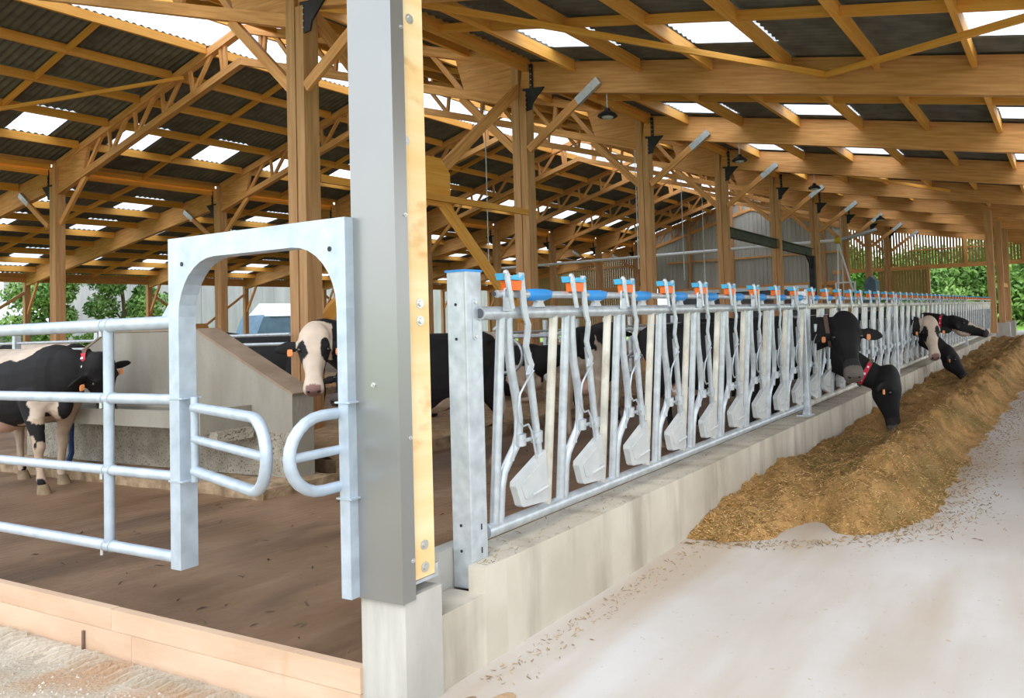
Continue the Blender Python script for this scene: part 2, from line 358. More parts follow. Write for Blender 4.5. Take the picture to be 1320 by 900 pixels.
roof_slope(hr, zh, 0.14, {1: [[1.2, 4.0]] * 9})
rid = struct('ceiling')
for k in range(9):
    for a, b2 in ((18.24, 19.72), (19.72, 21.2)):
        sheet('ridge_skylight', FX[k], S, a, zh(a) + 0.14, b2, zh(b2) + 0.14, TRANS, rid)
    timber('purlin', (FX[k] + 0.1, 19.72, 10.0), (FX[k] + S - 0.1, 19.72, 10.0), 0.09, 0.2, PURL, rid)
    for q in range(1, 5):
        x = FX[k] + S * q / 5; MB().tube([(x, 18.24, zh(18.24) + 0.1), (x, 19.72, 10.15)], 0.008, 4).build('tie_wire', GALV, rid)
        MB().tube([(x, 21.2, zh(21.2) + 0.1), (x, 19.72, 10.15)], 0.008, 4).build('tie_wire', GALV, rid)
for k in range(9):   # eave closers between hall roof and lean-tos
    for y, sgn in ((29.22, 1), (10.22, -1)):
        timber('eave_board', (FX[k], y, 7.415), (FX[k] + S, y, 7.415), 0.03, 0.13, WOOD, rid)
    timber('eave_beam', (FX[k], YO, 4.60), (FX[k] + S, YO, 4.60), 0.12, 0.42, WOOD, rid)
    timber('eave_beam', (FX[k], YE, 4.75), (FX[k] + S, YE, 4.75), 0.12, 0.35, WOOD, rid)

# ------------------------------------------------------------------ frames
rowname = {YC: 'row nearest the feed fence', YB: 'far row beyond the hall'}
for k, x in enumerate(FX):
    last = k == 9
    # right-hand glulam beam
    if True:
        o = timber('glulam_beam', (x, YC - 0.1, zr(YC - 0.1) - 0.325), (x, YE - 0.4, zr(YE - 0.4) - 0.325), 0.16, 0.65, WOOD)
        tag(o, f'long sloping laminated beam over the feed alley, {ORD[k]} counted from the open gable', 'beam', 'laminated beams over the feed alley')
        o = timber('glulam_beam', (x, YB + 0.1, zl(YB + 0.1) - 0.40), (x, YO, zl(YO) - 0.30), 0.16, 0.72, WOOD)
        tag(o, f'sloping laminated beam of the left lean-to, {ORD[k]} counted from the open gable', 'beam', 'laminated beams of the left lean-to')
    # truss
    t = thing('roof_truss', f'timber lattice truss spanning the middle hall up to the ridge, {ORD[k]} from the open gable', 'truss', (x, 19.72, 6.5), 'lattice trusses of the hall')
    ct, cb = 0.11, 1.0
    for sg in (-1, 1):
        y1 = 19.72 + sg * 9.3; ya = 19.72 + sg * 0.02
        timber('top_chord', (x, y1, zh(y1) - ct), (x, ya, zh(ya) - ct), 0.18, 0.22, WOOD, t)
        timber('bottom_chord', (x, y1, zh(y1) - cb), (x, ya, zh(ya) - cb), 0.16, 0.2, WOOD, t)
        yg = y1 - sg * 1.75
        poly = [(y1, zh(y1) - 0.2), (yg, zh(yg) - 0.2), (yg + sg * 0.25, zh(yg + sg * 0.25) - 0.95), (y1, zh(y1) - 0.95)]
        g = MB().prism(poly, 0, -0.05, 0.05); g.build('gusset_panel', WOODY, t, loc=(0, -19.72, -6.5))
        n = 5; ys = [yg + sg * 0.15 + (19.72 + sg * 0.7 - yg) * i / n for i in range(n + 1)]
        for i in range(n):
            a, b2 = ys[i], ys[i+1]
            timber('web', (x, a, zh(a) - cb + 0.05), (x, b2 - sg * -0.35, zh(b2) - ct - 0.05), 0.07, 0.11, WOOD, t, up=(0, 1, 0.1))
            timber('web', (x, b2, zh(b2) - cb + 0.05), (x, b2 + sg * 0.12, zh(b2) - ct), 0.07, 0.10, WOOD, t, up=(0, 1, 0.1))
        y0 = 19.72 + sg * 0.75; timber('web', (x, y0, zh(y0) - cb), (x, y0, zh(y0) - ct), 0.07, 0.11, WOOD, t, up=(0, 1, 0.1))
    # column rows
    for y0, sg in ((YC, -1), (YB, 1)):
        if k == 0 and y0 == YC: pass
        c = thing('timber_column', f'square timber column of the {rowname[y0]}, {ORD[k]} counted from the open gable', 'column', (x, y0, 0), 'main timber columns')
        timber('tall_post', (x, y0 + 0.04 * -sg, 0), (x, y0 + 0.04 * -sg, 7.36), 0.19, 0.28, WOODC, c, up=(1, 0, 0))
        timber('bearer_post', (x, y0 + sg * 0.155, 0), (x, y0 + sg * 0.155, (zr(y0) if sg < 0 else zl(y0)) - 0.68), 0.17, 0.26, WOODC, c, up=(1, 0, 0))
        MB().box((x-.15, y0-.17, 0), (x+.15, y0+.17, 0.06)).build('base_shoe', GALV, c)
        # black bracket: strap and triangular seat
        zb = (zr(y0) if sg < 0 else zl(y0)) - 0.66
        b = MB().box((x-.11, y0+sg*.38-.04, zb+0.0), (x-.09, y0+sg*.38+.04, zb+.55))
        b.prism([(y0+sg*.16, zb+.04), (y0+sg*.72, zb+.0), (y0+sg*.42, zb-.30), (y0+sg*.38, zb-.44), (y0+sg*.16, zb-.46)], 0, x-.12, x-.09)
        br = b.build('bracket', BLACKM, c)
        bb = MB()
        for q in range(4): bb.box((x-.13, y0+sg*.24-.012, zb-.08-.1*q), (x-.12, y0+sg*.24+.012, zb-.06-.1*q)); bb.box((x-.12, y0+sg*.38-.01, zb+.08+.12*q), (x-.11, y0+sg*.38+.01, zb+.10+.12*q))
        o = bb.build('bolt_heads', BOLT, br, loc=(0, 0, 0)); o['kind'] = 'stuff'
        # knee braces
        z1 = 5.35
        p0, p1 = V((x-.13, y0+sg*.30, z1)), V((x-.13, y0+sg*2.1, z1 + 1.2))
        timber('knee_brace', p0, p0.lerp(p1, 0.8), 0.07, 0.17, WOOD, c)
        timber('brace_shoe', p0.lerp(p1, 0.70), p1, 0.078, 0.175, GALV, c)
        q0, q1 = V((x+.0, y0-sg*.15, z1+.05)), V((x+.0, y0-sg*1.65, z1 + 1.45))
        timber('knee_brace', q0, q1, 0.08, 0.17, WOOD, c)
    c = thing('timber_column', f'slim timber post under the outer left eave, {ORD[k]} counted from the open gable', 'column', (x, YO, 0), 'outer eave posts')
    timber('post', (x, YO, 0), (x, YO, 4.5), 0.22, 0.22, WOODC, c, up=(1, 0, 0))
    timber('knee_brace', (x, YO-.1, 2.9), (x, YO-1.0, 4.4), 0.08, 0.12, WOOD, c)
# longitudinal bracing between second and third columns of the near row
xb = thing('diamond_brace', 'crossed timber bracing meeting at a wide gusset board between two near columns', 'bracing', (10.7, YC, 0))
gx, gz = 10.75, 4.35
for sg in (-1, 1):
    xe = gx + sg * 2.6
    timber('upper_brace', (gx + sg*.2, YC, gz+.25), (xe, YC, 6.75), 0.09, 0.2, WOOD, xb)
    timber('lower_brace', (gx + sg*.15, YC, gz-.3), (xe-sg*.1, YC, 1.75), 0.09, 0.2, PURL, xb)
MB().prism([(gx-.45, gz-.2), (gx-.25, gz-.45), (gx+.2, gz-.45), (gx+.38, gz-.2), (gx+.38, gz+.2), (gx+.15, gz+.45), (gx-.2, gz+.45), (gx-.45, gz+.2)], 1, YC-.06, YC+.06).build('gusset_board', PURL, xb)
timber('tie_rail', (FX[1]+.15, YC-.2, 4.02), (FX[2]+.2, YC-.2, 4.02), 0.07, 0.12, PURL, xb)
for a in (2, 4, 6):
    x0 = FX[a]; t = thing('cross_brace', f'crossed timber bracing with a small gusset between outer posts, {ORD[a//2-1]} from the open gable', 'bracing', (x0+S/2, YO, 0), 'outer bracing')
    cx = x0 + S/2; 
    for sg in (-1, 1):
        timber('brace', (cx+sg*.3, YO, 2.15), (cx+sg*2.6, YO, 3.9), 0.07, 0.13, WOODC, t); timber('brace', (cx+sg*.3, YO, 1.65), (cx+sg*2.6, YO, 0.3), 0.07, 0.13, WOODC, t)
    MB().prism([(cx-.5,1.9),(cx-.35,2.25),(cx+.35,2.25),(cx+.5,1.9),(cx+.35,1.5),(cx-.35,1.5)], 1, YO-.04, YO+.04).build('gusset_board', WOOD, t)
# thin wind braces under the purlins
for i, (a, b2, lab) in enumerate([
    ((13.25, 3.56, 5.83), (8.0, 9.9, 6.9), 'long thin wind brace running up to the left under the alley roof'),
    ((13.25, 3.62, 5.83), (8.0, -2.6, 4.72), 'long thin wind brace running up to the right under the alley roof'),
    ((13.3, 22.2, 9.0), (8.1, 28.6, 7.15), 'thin wind brace under the left slope of the hall roof'),
    ((29.5, 3.6, 5.86), (24.3, 8.9, 6.75), 'short thin wind brace deep under the alley roof')]):
    tag(timber('wind_brace', a, b2, 0.06, 0.10, PURL), lab, 'brace')
# posts along the right edge of the far feed fence
for k, xx in enumerate((34.0, 39.0, 43.4)):
    c = thing('timber_column', f'tall square timber post at the far end of the feed fence, {ORD[k]} from the camera', 'column', (xx, 2.72, 0), 'posts beyond the feed fence')
    timber('post', (xx, 2.72, 0.5), (xx, 2.72, zr(2.72) - 0.5), 0.28, 0.30, WOODC, c, up=(1, 0, 0))
    if k: MB().box((xx-.3, 2.4, 0), (xx+.3, 3.0, 0.8)).build('concrete_base', CONCP, c)
timber_b = timber('rail', (39, 2.72, 2.6), (43.4, 2.72, 2.6), 0.08, 0.2, WOOD); tag(timber_b, 'short horizontal timber rail between the two furthest posts', 'rail')

# ------------------------------------------------------------------ far gable
g = struct('wall_far')
xg = 51.25
b = MB(); y = -4.4
def bd(b, y, z0, z1, wd=0.13): b.box((xg, y, z0), (xg + 0.03, y + wd, z1))
while y < 13.2:
    bd(b, y, 4.3, (zr(y) if y < 10.2 else 7.3) - 0.1); y += 0.185
o = b.build('board', BOARD, g); o['kind'] = 'stuff'
b = MB(); y = 27.4
while y < 43.5:
    bd(b, y, 3.9 if y < 29 else 0.9, (zl(y) if y > 29.2 else 8) - 0.1, 0.178); y += 0.2
o = b.build('board', BOARD, g); o['kind'] = 'stuff'
b = MB(); y = 7.9
while y < 10.9:
    bd(b, y, 2.3, 4.25, 0.17); y += 0.185
o = b.build('board', BOARD, g); o['kind'] = 'stuff'
timber('girt', (xg-.1, -4.4, 4.2), (xg-.1, 14, 4.2), 0.12, 0.26, WOOD, g)
timber('girt', (xg-.08, -4.4, 5.3), (xg-.08, 9, 5.3), 0.05, 0.08, WOOD, g)
timber('girt', (xg-.1, 26.5, 3.9), (xg-.1, 43, 3.9), 0.12, 0.3, WOOD, g)
timber('girt', (xg-.08, 28, 5.6), (xg-.08, 36, 5.6), 0.05, 0.14, WOOD, g)
for yy in (5.5, 2.2, -1.2): timber('post', (xg-.15, yy, 4.2), (xg-.15, yy, zr(yy)-.6), 0.2, 0.2, WOOD, g, up=(1, 0, 0))
timber('post', (xg-.15, 7.8, 0), (xg-.15, 7.8, 4.2), 0.18, 0.18, WOODC, g, up=(1, 0, 0))
# grey sheet cladding of the hall gable, trapezoidal ribs
b = MB(); y = 13.2; pr = []
while y < 27.3:
    pr += [(y, 0), (y + .19, 0), (y + .21, -.04), (y + .29, -.04), (y + .31, 0)]; y += .31
vs = []
for a, dx in pr: vs += [(xg + dx, a, 3.4), (xg + dx, a, zh(a) + .12)]
b.add(vs, [(2*i, 2*i+2, 2*i+3, 2*i+1) for i in range(len(pr) - 1)])
b.build('cladding', GREYM, g)
MB().box((xg, 13.2, 2.0), (xg+.2, 26.5, 3.5)).build('lower_panel', WOODC, g)
MB().box((xg-.1, 11, 0), (xg+.2, 29, 2.0)).build('lower_panel', TCONC, g)
for yy in (14.5, 17.8, 21.2, 24.6): timber('post', (xg-.2, yy, 0), (xg-.2, yy, zh(yy)-.3), 0.2, 0.2, WOODC, g, up=(1, 0, 0))
timber('girt', (xg-.15, 13.2, 3.5), (xg-.15, 26.5, 3.5), 0.15, 0.25, WOOD, g)
timber('girt', (xg-.12, 13.2, 5.6), (xg-.12, 26.5, 5.6), 0.08, 0.12, WOOD, g)

# ------------------------------------------------------------------ feed wall, corner, kerb
wl = struct('wall_right')
zt = 0.47
poly = [(2.50, 0), (2.72, 0), (2.72, 0.50), (2.50, 0.50)]
MB().box((2.52, 2.66, 0), (2.74, 2.93, 0.50)).build('pier', CONCP, wl)
MB().box((2.74, 2.68, 0), (3.06, 2.93, 0.345)).build('low_wall', CONC, wl)
MB().box((3.06, 2.68, 0), (3.225, 2.788, zt+.003)).build('wall_end', CONC, wl)
MB().box((3.0, 2.922, 0), (3.225, 3.02, zt+.07)).build('nib', CONCP, wl)
x = 3.225; i = 0
while x < 33.5:      # cast sections with a fine joint between
    e = min(x + 2.7, 33.9); MB().box((x, 2.68, 0), (e - 0.006, 3.0, zt + 0.002 * (i % 2))).build('wall_section', CONC, wl); x = e; i += 1
k = thing('kerb_boards', 'pale peach timber kerb boards closing the cow alley at the lower left', 'kerb', (2.52, 2.95, 0))
ye = 9.5
MB().box((2.505, 2.93, .052), (2.548, 4.90, .168)).build('upper_board', KERB, k)
MB().box((2.506, 4.904, .052), (2.548, ye, .170)).build('upper_board', KERB, k)
MB().box((2.502, 2.93, -.3), (2.545, 4.70, .050)).build('lower_board', KERB, k)
MB().box((2.503, 4.704, -.3), (2.545, ye, .050)).build('lower_board', KERB, k)
MB().box((2.492, 5.16, -.09), (2.504, 5.18, .015)).build('rusty_pin', STRAP, k)
b = MB(); y = 3.3
while y < 8.5:
    dx = random.uniform(-.02, .02); L = random.uniform(.10, .20); x0 = 2.46 + dx
    b.loft([[(x0, y-.026, -.10), (x0, y+.026, -.10), (x0, y+.008, -.062), (x0, y-.008, -.062)],
            [(x0-L/2, y+.03-.028, -.10), (x0-L/2, y+.03+.028, -.10), (x0-L/2, y+.03+.010, -.058), (x0-L/2, y+.03-.010, -.058)],
            [(x0-L, y+.05-.014, -.10), (x0-L, y+.05+.014, -.10), (x0-L, y+.05+.006, -.078), (x0-L, y+.05-.006, -.078)]])
    y += random.uniform(.075, .095)
o = b.build('tread_ridges', GRAVEL, None); tag(o, 'strip of pale tyre tread ridges in the dirt along the outside of the kerb', 'tread marks'); o['kind'] = 'stuff'
b = MB()
for i in range(1500):
    y = 2.9 + 4.5 * random.random() ** 1.3; x = 2.34 - random.random() * 1.1; r = random.uniform(.004, .013)
    a = random.random() * 6; vs = [V((math.cos(a+q*2*PI/5)*r*random.uniform(.7,1.2), math.sin(a+q*2*PI/5)*r, -.004)) for q in range(5)]
    vs = [v + V((x, y, -.088)) for v in vs] + [V((x, y, -.088 + r * random.uniform(.5, .9)))]
    b.add(vs, [(q, (q+1) % 5, 5) for q in range(5)])
o = b.build('gravel', PEB, None); tag(o, 'loose pale gravel scattered on the sandy yard outside the kerb', 'gravel'); o['kind'] = 'stuff'
# flat stones / patches by the wall foot
for i, (x, y, r) in enumerate(((2.72, 2.50, .045), (2.79, 2.36, .07))):
    ring = [(x + math.cos(q*PI/6)*r*random.uniform(.8, 1.2), y + math.sin(q*PI/6)*r*.8) for q in range(12)]
    o = MB().prism(ring, 2, 0, 0.006).build('dung_crumb', STRAWB, None); tag(o, ['small', 'larger'][i] + ' flat tan crumb on the pale floor at the foot of the corner pier', 'crumb')

# corner post with cladding
cp = thing('corner_post', 'pale timber corner post with a dark grey metal cladding on its outer face', 'post', (2.62, 2.8, 0.5))
HB = zr(2.7) - 0.6
pm = MB().box((2.55, 2.68, .555), (2.722, 2.90, HB)); pm.build('pale_timber', PALE, cp)
cl = MB(); cl.prism([(2.50, 2.650), (2.575, 2.650), (2.575, 2.662), (2.512, 2.662), (2.512, 2.915), (2.55, 2.915), (2.55, 2.925), (2.50, 2.925)], 2, 0.485, HB)
co = cl.build('cladding', CLAD, cp)
MB().prism([(2.56, .54), (2.735, .54), (2.735, .60), (2.72, .60), (2.72, .553), (2.56, .553)], 1, 2.672, 2.9).build('steel_shoe', GALV, cp)
def bolt(c, r, parent, axis='y', nm='bolt'):
    c = V(c); d = V((0, -1, 0)) if axis == 'y' else V((-1, 0, 0))
    return MB().tube([c, c + d*.004, c + d*.0041, c + d*.012], [r*1.7, r*1.7, r, r*.9], 8).build(nm, BOLT, parent, True)
for z, xx in ((3.13, 2.64), (1.80, 2.665), (1.72, 2.665), (0.70, 2.66), (0.60, 2.66), (2.55, 2.60), (4.1, 2.64)):
    bolt((xx, 2.68, z), .014, cp)
for y, z in ((2.80, 1.44), (2.76, 3.4)): bolt((2.50, y, z), .007, cp, 'x', 'screw')
for z in (3.06, 1.2, 0.66, 2.2): bolt((2.56, 2.65, z), .006, cp, 'y', 'screw')

# ------------------------------------------------------------------ gate
gt = thing('steel_gate', 'galvanised tubular gate with a rounded man-pass hoop, hung across the alley at left', 'gate', (2.5, 3.6, 0))
gx = 2.5
yL, yR, zT, wp, wr = 4.25, 2.915, 2.205, 0.085, 0.062
inner = []
r = 0.30; yi, yo2 = yL - wp, yR + wr; zi = zT - 0.115
for q in range(9):
    a = q / 8 * PI / 2; inner.append((yi - r + r*math.cos(a), zi - r + r*math.sin(a)))
for q in range(9):
    a = PI/2 + q / 8 * PI / 2; inner.append((yo2 + r + r*math.cos(a), zi - r + r*math.sin(a)))
outer = []
n = len(inner); half = n // 2
# arch plate as quads strip from inner arch to outer rectangle
def outp(p):
    y, z = p
    return (yL if y > yi - r * 0.5 else (yR if y < yo2 + r * 0.5 else y), zT if z > zi - r*0.5 else z)
o_pts = []
for i, p in enumerate(inner):
    if i < 9: t = i / 8; o_pts.append((yL - 0 * t, zi - r + (zT - zi + r) * min(1, t*2)) if t <= .5 else (yL - (t-.5)*2*(wp + r), zT))
    else: t = (i - 9) / 8; o_pts.append((yR + wr + r - t*2*(wr + r), zT) if t <= .5 else (yR, zT - (t-.5)*2*(zT - zi + r)))
b = MB(); d = 0.045
vs = []
for p, q in zip(inner, o_pts):
    vs += [(gx-d, p[0], p[1]), (gx-d, q[0], q[1]), (gx+d, p[0], p[1]), (gx+d, q[0], q[1])]
fs = []
for i in range(n - 1):
    a, c2 = 4*i, 4*i+4
    fs += [(a, a+1, c2+1, c2), (a+2, c2+2, c2+3, a+3), (a, c2, c2+2, a+2), (a+1, a+3, c2+3, c2+1)]
b.add(vs, fs); b.build('hoop_header', GALVG, gt)
zl0 = zi - r
MB().box((gx-d, yL-wp, .48), (gx+d, yL, zl0)).build('hoop_leg', GALVG, gt)
MB().box((gx-d, yR, .49), (gx+d, yR+wr, zl0)).build('hoop_leg', GALVG, gt)
for y in (yL-.12, yR+.10): MB().tube([(gx-d-.001, y, zT-.14), (gx-d-.003, y, zT-.14)], .012, 10).build('bolt_hole', BLACKM, gt)
yEnd = 9.2
for z, rr, yv in ((1.765, .037, 0), (1.352, .030, 0), (.948, .027, 0), (.525, .030, 0)):
    MB().tube([(gx, yL-.01, z), (gx, yEnd, z)], rr, 14).build('rail', GALVG, gt, True)
for yv in (4.90, 7.6):
    MB().tube([(gx, yv, 1.75), (gx, yv, .525)], .026, 12).build('upright', GALVG, gt, True)
    for z, rr in ((1.765, .041), (1.352, .035), (.948, .032), (.525, .034)):
        for q in (-.035, .028): MB().tube([(gx, yv+q, z), (gx, yv+q+.007, z)], rr, 12).build('clamp', GALVG, gt, True)
        MB().tube([(gx-.01, yv+.06, z-rr-.022), (gx-.01, yv+.06, z-rr+.01)], .009, 8).build('bolt', BOLT, gt)
MB().prism([(yL, 1.80), (yL+.13, 1.80), (yL, 1.93)], 0, gx-.006, gx+.006).build('corner_gusset', GALVG, gt)
MB().prism([(yL, .55), (yL+.07, .55), (yL, .63)], 0, gx-.006, gx+.006).build('corner_gusset', GALVG, gt)
# hinged D-shaped flaps of the man-pass
def ray_at(u, v, z):
    rr = AX * (u - 880) + AU * (365 - v) - AB * 997; t = (z - 1.7) / rr.z; return V((0, 0, 1.7)) + rr * t
def dloop(y, u, v, lab, sgn):
    e = ray_at(u, v, 1.32); h = V((gx, y, 0)); dr = V((e.x - gx, e.y - y, 0)); L = min(dr.length, .9); dr.normalize()
    zt2, zb2 = 1.315, .985; zm = (zt2+zb2)/2; r = (zt2-zb2)/2; pts = [h + V((0, 0, zt2)), h + dr*(L-r*.4) + V((0, 0, zt2))]
    for q in range(1, 12):
        a = PI/2 - q/12*PI; pts.append(h + dr*(L - r*.4 + r*math.cos(a)) + V((0, 0, zm + r*math.sin(a))))
    pts += [h + dr*(L-r*.4) + V((0, 0, zb2)), h + V((0, 0, zb2))]
    f = thing('pass_flap', lab, 'flap', (gx, y, 0), 'man-pass flaps')
    MB().tube(pts, .0255, 12).build('loop_tube', GALVG, f, True)
    MB().tube([h + V((0, 0, zm)), h + dr*(L+r*.55) + V((0, 0, zm))], .021, 12).build('middle_bar', GALVG, f, True)
    MB().tube([h + V((0, 0, .93)), h + V((0, 0, 1.37))], .019, 10).build('hinge_tube', GALVG, f, True)
dloop(yL-wp-.055, 347, 540, 'left D-shaped tube flap hinged on the gate hoop leg', -1)
dloop(yR+wr+.015, 398, 537, 'right D-shaped tube flap hinged beside the dark clad post', 1)
for y in (yL-wp/2, yR+wr/2):
    for z in (.93, 1.36):
        MB().box((gx-d-.006, y-wp/2-.03 if y > 3.5 else y-wp/2-.006, z), (gx+d+.006, y+wp/2+.006, z+.008)).build('hinge_strap', GALVG, gt)

# ------------------------------------------------------------------ concrete drinking trough
tr = thing('drinking_trough', 'concrete water trough against a tapered concrete screen wall on a dirty plinth', 'trough', (5.6, 9.5, 0))
prof = [(7.46, .12), (7.46, 1.0), (9.12, 1.735), (10.95, 1.75), (12.9, .95), (12.9, .12)]
MB().prism(prof, 0, 5.57, 5.83).build('screen_wall', TCONC, tr)
MB().prism([(7.465, .12), (7.465, .60), (12.895, .60), (12.895, .12)], 0, 5.562, 5.838).build('rough_base', TROUGH2, tr)
b = MB()
for (ya, za), (yb, zb) in (((7.44, 1.0), (9.12, 1.735)), ((9.12, 1.737), (10.95, 1.752)), ((10.95, 1.75), (12.92, .95))):
    b.beam((5.70, ya, za+.012), (5.70, yb, zb+.012), .28, .024)
b.build('coping', COPE, tr)
b = MB().prism([(5.0, .70), (5.0, .88), (5.05, .88), (5.07, .76), (5.5, .76), (5.52, .88), (5.57, .88), (5.57, .62)], 1, 8.15, 11.7)
b.box((5.0, 8.13, .64), (5.57, 8.2, .89)); b.box((5.0, 11.65, .64), (5.57, 11.72, .89)); b.build('trough_bowl', TCONC, tr)
MB().box((5.06, 8.2, .78), (5.52, 11.65, .84)).build('water', mat('trough_water', (.05, .05, .045), .05, col2=(.06, .06, .05), spec=.6), tr)
MB().box((5.1, 8.0, .55), (5.5, 8.3, .66)).build('drain_box', TROUGH2, tr)
pb = bmesh.new()
def rough_block(x0, x1, y0, y1, z1, M, name, parent, amp=.03, step=.12):
    b = MB(); nx, ny = int((x1-x0)/step)+1, int((y1-y0)/step)+1
    P = lambda i, j: (x0+(x1-x0)*i/nx, y0+(y1-y0)*j/ny)
    vs = []; 
    for j in range(ny+1):
        for i in range(nx+1):
            x, y = P(i, j); e = 1 if 0 < i < nx and 0 < j < ny else 0
            q = noise.noise(V((x*3, y*3, 0))); x2 = x + (0 if e else q*.05); y2 = y + (0 if e else noise.noise(V((x*3, y*3, 5)))*.05)
            vs.append((x2, y2, z1 + q*amp - (0 if e else .02)))
    n1 = nx + 1
    fs = [(j*n1+i, j*n1+i+1, (j+1)*n1+i+1, (j+1)*n1+i) for j in range(ny) for i in range(nx)]
    edge = [j*n1 for j in range(ny, -1, -1)] + [i for i in range(1, nx+1)] + [j*n1+nx for j in range(1, ny+1)] + [ny*n1+i for i in range(nx-1, 0, -1)]
    base = len(vs); vs += [(vs[i][0], vs[i][1], -.02) for i in edge]; m_ = len(edge)
    fs += [(edge[i], edge[(i+1) % m_], base+(i+1) % m_, base+i) for i in range(m_)]
    return b.add(vs, fs).build(name, M, parent)
rough_block(5.12, 6.0, 7.30, 13.2, .12, PLIN, 'plinth', tr)
MB().tube([(5.2, 11.0, .7), (5.19, 11.0, .5), (5.22, 11.05, .3), (5.2, 11.12, .1)], .03, 8).build('water_hose', HOSE, tr, True)

# ------------------------------------------------------------------ cubicles
def platform(x0, x1, y0, y1, z, lab):
    p = thing('cubicle_platform', lab, 'bedding', ((x0+x1)/2, (y0+y1)/2, 0))
    MB().box((x0, y0, 0), (x1, y1, z)).build('concrete_step', PLIN, p)
    b = MB(); nx, ny = int((x1-x0)/.16), int((y1-y0)/.16); vs = []
    for j in range(ny+1):
        for i in range(nx+1):
            x = x0+.05+(x1-x0-.1)*i/nx; y = y0+.06+(y1-y0-.12)*j/ny
            vs.append((x, y, z+.02+.05*noise.fractal(V((x*1.7, y*1.7, 0)), .8, 2, 4) + (0.04 if 0 < j < ny else -.02)))
    b.add(vs, [(j*(nx+1)+i, j*(nx+1)+i+1, (j+1)*(nx+1)+i+1, (j+1)*(nx+1)+i) for j in range(ny) for i in range(nx)])
    o = b.build('straw_bedding', STRAWB, p, True); o['kind'] = 'stuff'
    return p
platform(6.3, 33, 7.7, 13.0, .16, 'raised cubicle platform with brown straw bedding behind the feed fence')
platform(9.0, 41, 17.5, 22.5, .16, 'second raised cubicle platform with bedding deep in the hall')
def divider_mesh():
    b = MB(); pts = [(0, 0, .35), (0, 0, 1.0)]
    for q in range(1, 6): a = q/6*PI/2; pts.append((0, .25*(1-math.cos(a)), 1.0+.25*math.sin(a)))
    pts += [(0, .25, 1.25), (0, 2.0, 1.25)]
    for q in range(1, 12): a = PI/2 - q/12*PI; pts.append((0, 2.0 - 0 - .0 + .28*math.cos(a)*1, .97+.28*math.sin(a)))
    pts = [(0, 2.2-p[1], p[2]) for p in pts]
    pts += [(0, .2, .69), (0, 1.5, .55), (0, 2.2, .5)]
    b.tube(pts, .026, 8); return b.mesh('divider_loop', GALV, True)
DM = divider_mesh(); DP = MB().box((-.035, 2.17, 0), (.035, 2.25, 1.55)).mesh('divider_post', GALV)
for i in range(18):
    x = 9.2 + i * 1.25
    t = thing('cubicle_divider', f'galvanised cubicle divider loop on the bedding, {ORD[i] if i < 12 else str(i+1)+"th"} from the near end', 'divider', (x, 8.3, .16), 'cubicle dividers', world=False)
    link('loop', DM, t); link('post', DP, t)
nr = thing('neck_rail', 'long galvanised neck rail along the top of the cubicle dividers', 'rail', (9, 9.2, 0))
MB().tube([(8.6, 9.0, 1.50), (32, 9.0, 1.50)], .024, 8).build('rail_tube', GALV, nr, True)
# barrier behind the trough
br = thing('cow_barrier', 'grey two-rail cow barrier with square posts behind the concrete trough', 'barrier', (7.6, 14, 0))
for z in (1.64, 1.50): MB().tube([(7.6, 10.2, z), (7.6, 22, z)], .026, 8).build('rail', GALV, br, True)
for y in (12.6, 15.2, 18.0, 21.0): MB().box((7.55, y-.05, 0), (7.65, y+.05, 1.78)).build('post', GALV, br)
for y in (14.0, 16.4): MB().tube([(7.6, y, 1.5), (7.5, y+.5, 1.45), (7.4, y+1.2, 1.2), (7.4, y+1.3, .7)], .024, 8).build('bent_tube', GALV, br, True)
# ------------------------------------------------------------------ feed fence
def yt(z): return 2.86 - 0.075 * (z - 0.58)
def P3(x, z, dy=0): return (x, yt(z) + dy, z)
UM = {}
UM['upright_tube'] = (MB().tube([P3(0, .6), P3(0, 1.73)], .026, 10).mesh('upright_tube', GALV, True))
npts = [(.06, 1.73), (.07, 1.6), (.095, 1.45), (.15, 1.28), (.18, 1.15), (.185, 1.06), (.165, 1.0), (.115, .94), (.065, .87), (.048, .80), (.045, .70), (.045, .6)]
UM['neck_tube'] = MB().tube([P3(a, z) for a, z in npts], .0255, 10).mesh('neck_tube', GALV, True)
UM['stop_tube'] = MB().tube([P3(.475, .6), P3(.485, 1.73)], .0265, 10).mesh('stop_tube', GALVB, True)
zz = [1.97, 1.90, 1.80, 1.72, 1.68, 1.62, 1.56, 1.50, 1.45, 1.40]
xx = [.085, .098, .118, .140, .165, .160, .150, .175, .205, .185]
lft = [(a - .024, z) for a, z in zip(xx, zz)]; rgt = [(a + .022, z) for a, z in zip(xx, zz)]
b = MB(); n = len(zz); vs = []
for (a, z), (c2, z2) in zip(lft, rgt):
    vs += [P3(a, z, -.065), P3(c2, z2, -.065), P3(a, z, -.055), P3(c2, z2, -.055)]
fs = [(0, 1, 3, 2), (4*n-4, 4*n-2, 4*n-1, 4*n-3)]
for i in range(n-1):
    a = 4*i; fs += [(a, a+4, a+5, a+1), (a+2, a+3, a+7, a+6), (a, a+2, a+6, a+4), (a+1, a+5, a+7, a+3)]
b.add(vs, fs); UM['locking_bar'] = b.mesh('locking_bar', GALV)
UM['swing_arm'] = MB().tube([P3(.185, 1.52, -.045), P3(.235, 1.3, -.045), P3(.30, 1.03, -.045), P3(.37, .72, -.04)], .0215, 10).mesh('swing_arm', GALV, True)
pl = [(.345, .95), (.085, .815), (.083, .79), (.135, .675), (.16, .66), (.38, .645), (.392, .66)]
b = MB(); vs = [P3(a, z, -.075) for a, z in pl] + [P3(a, z, -.03) for a, z in pl]; m_ = len(pl)
b.add(vs, [tuple(range(m_))[::-1], tuple(range(m_, 2*m_))] + [(i, (i+1) % m_, m_+(i+1) % m_, m_+i) for i in range(m_)])
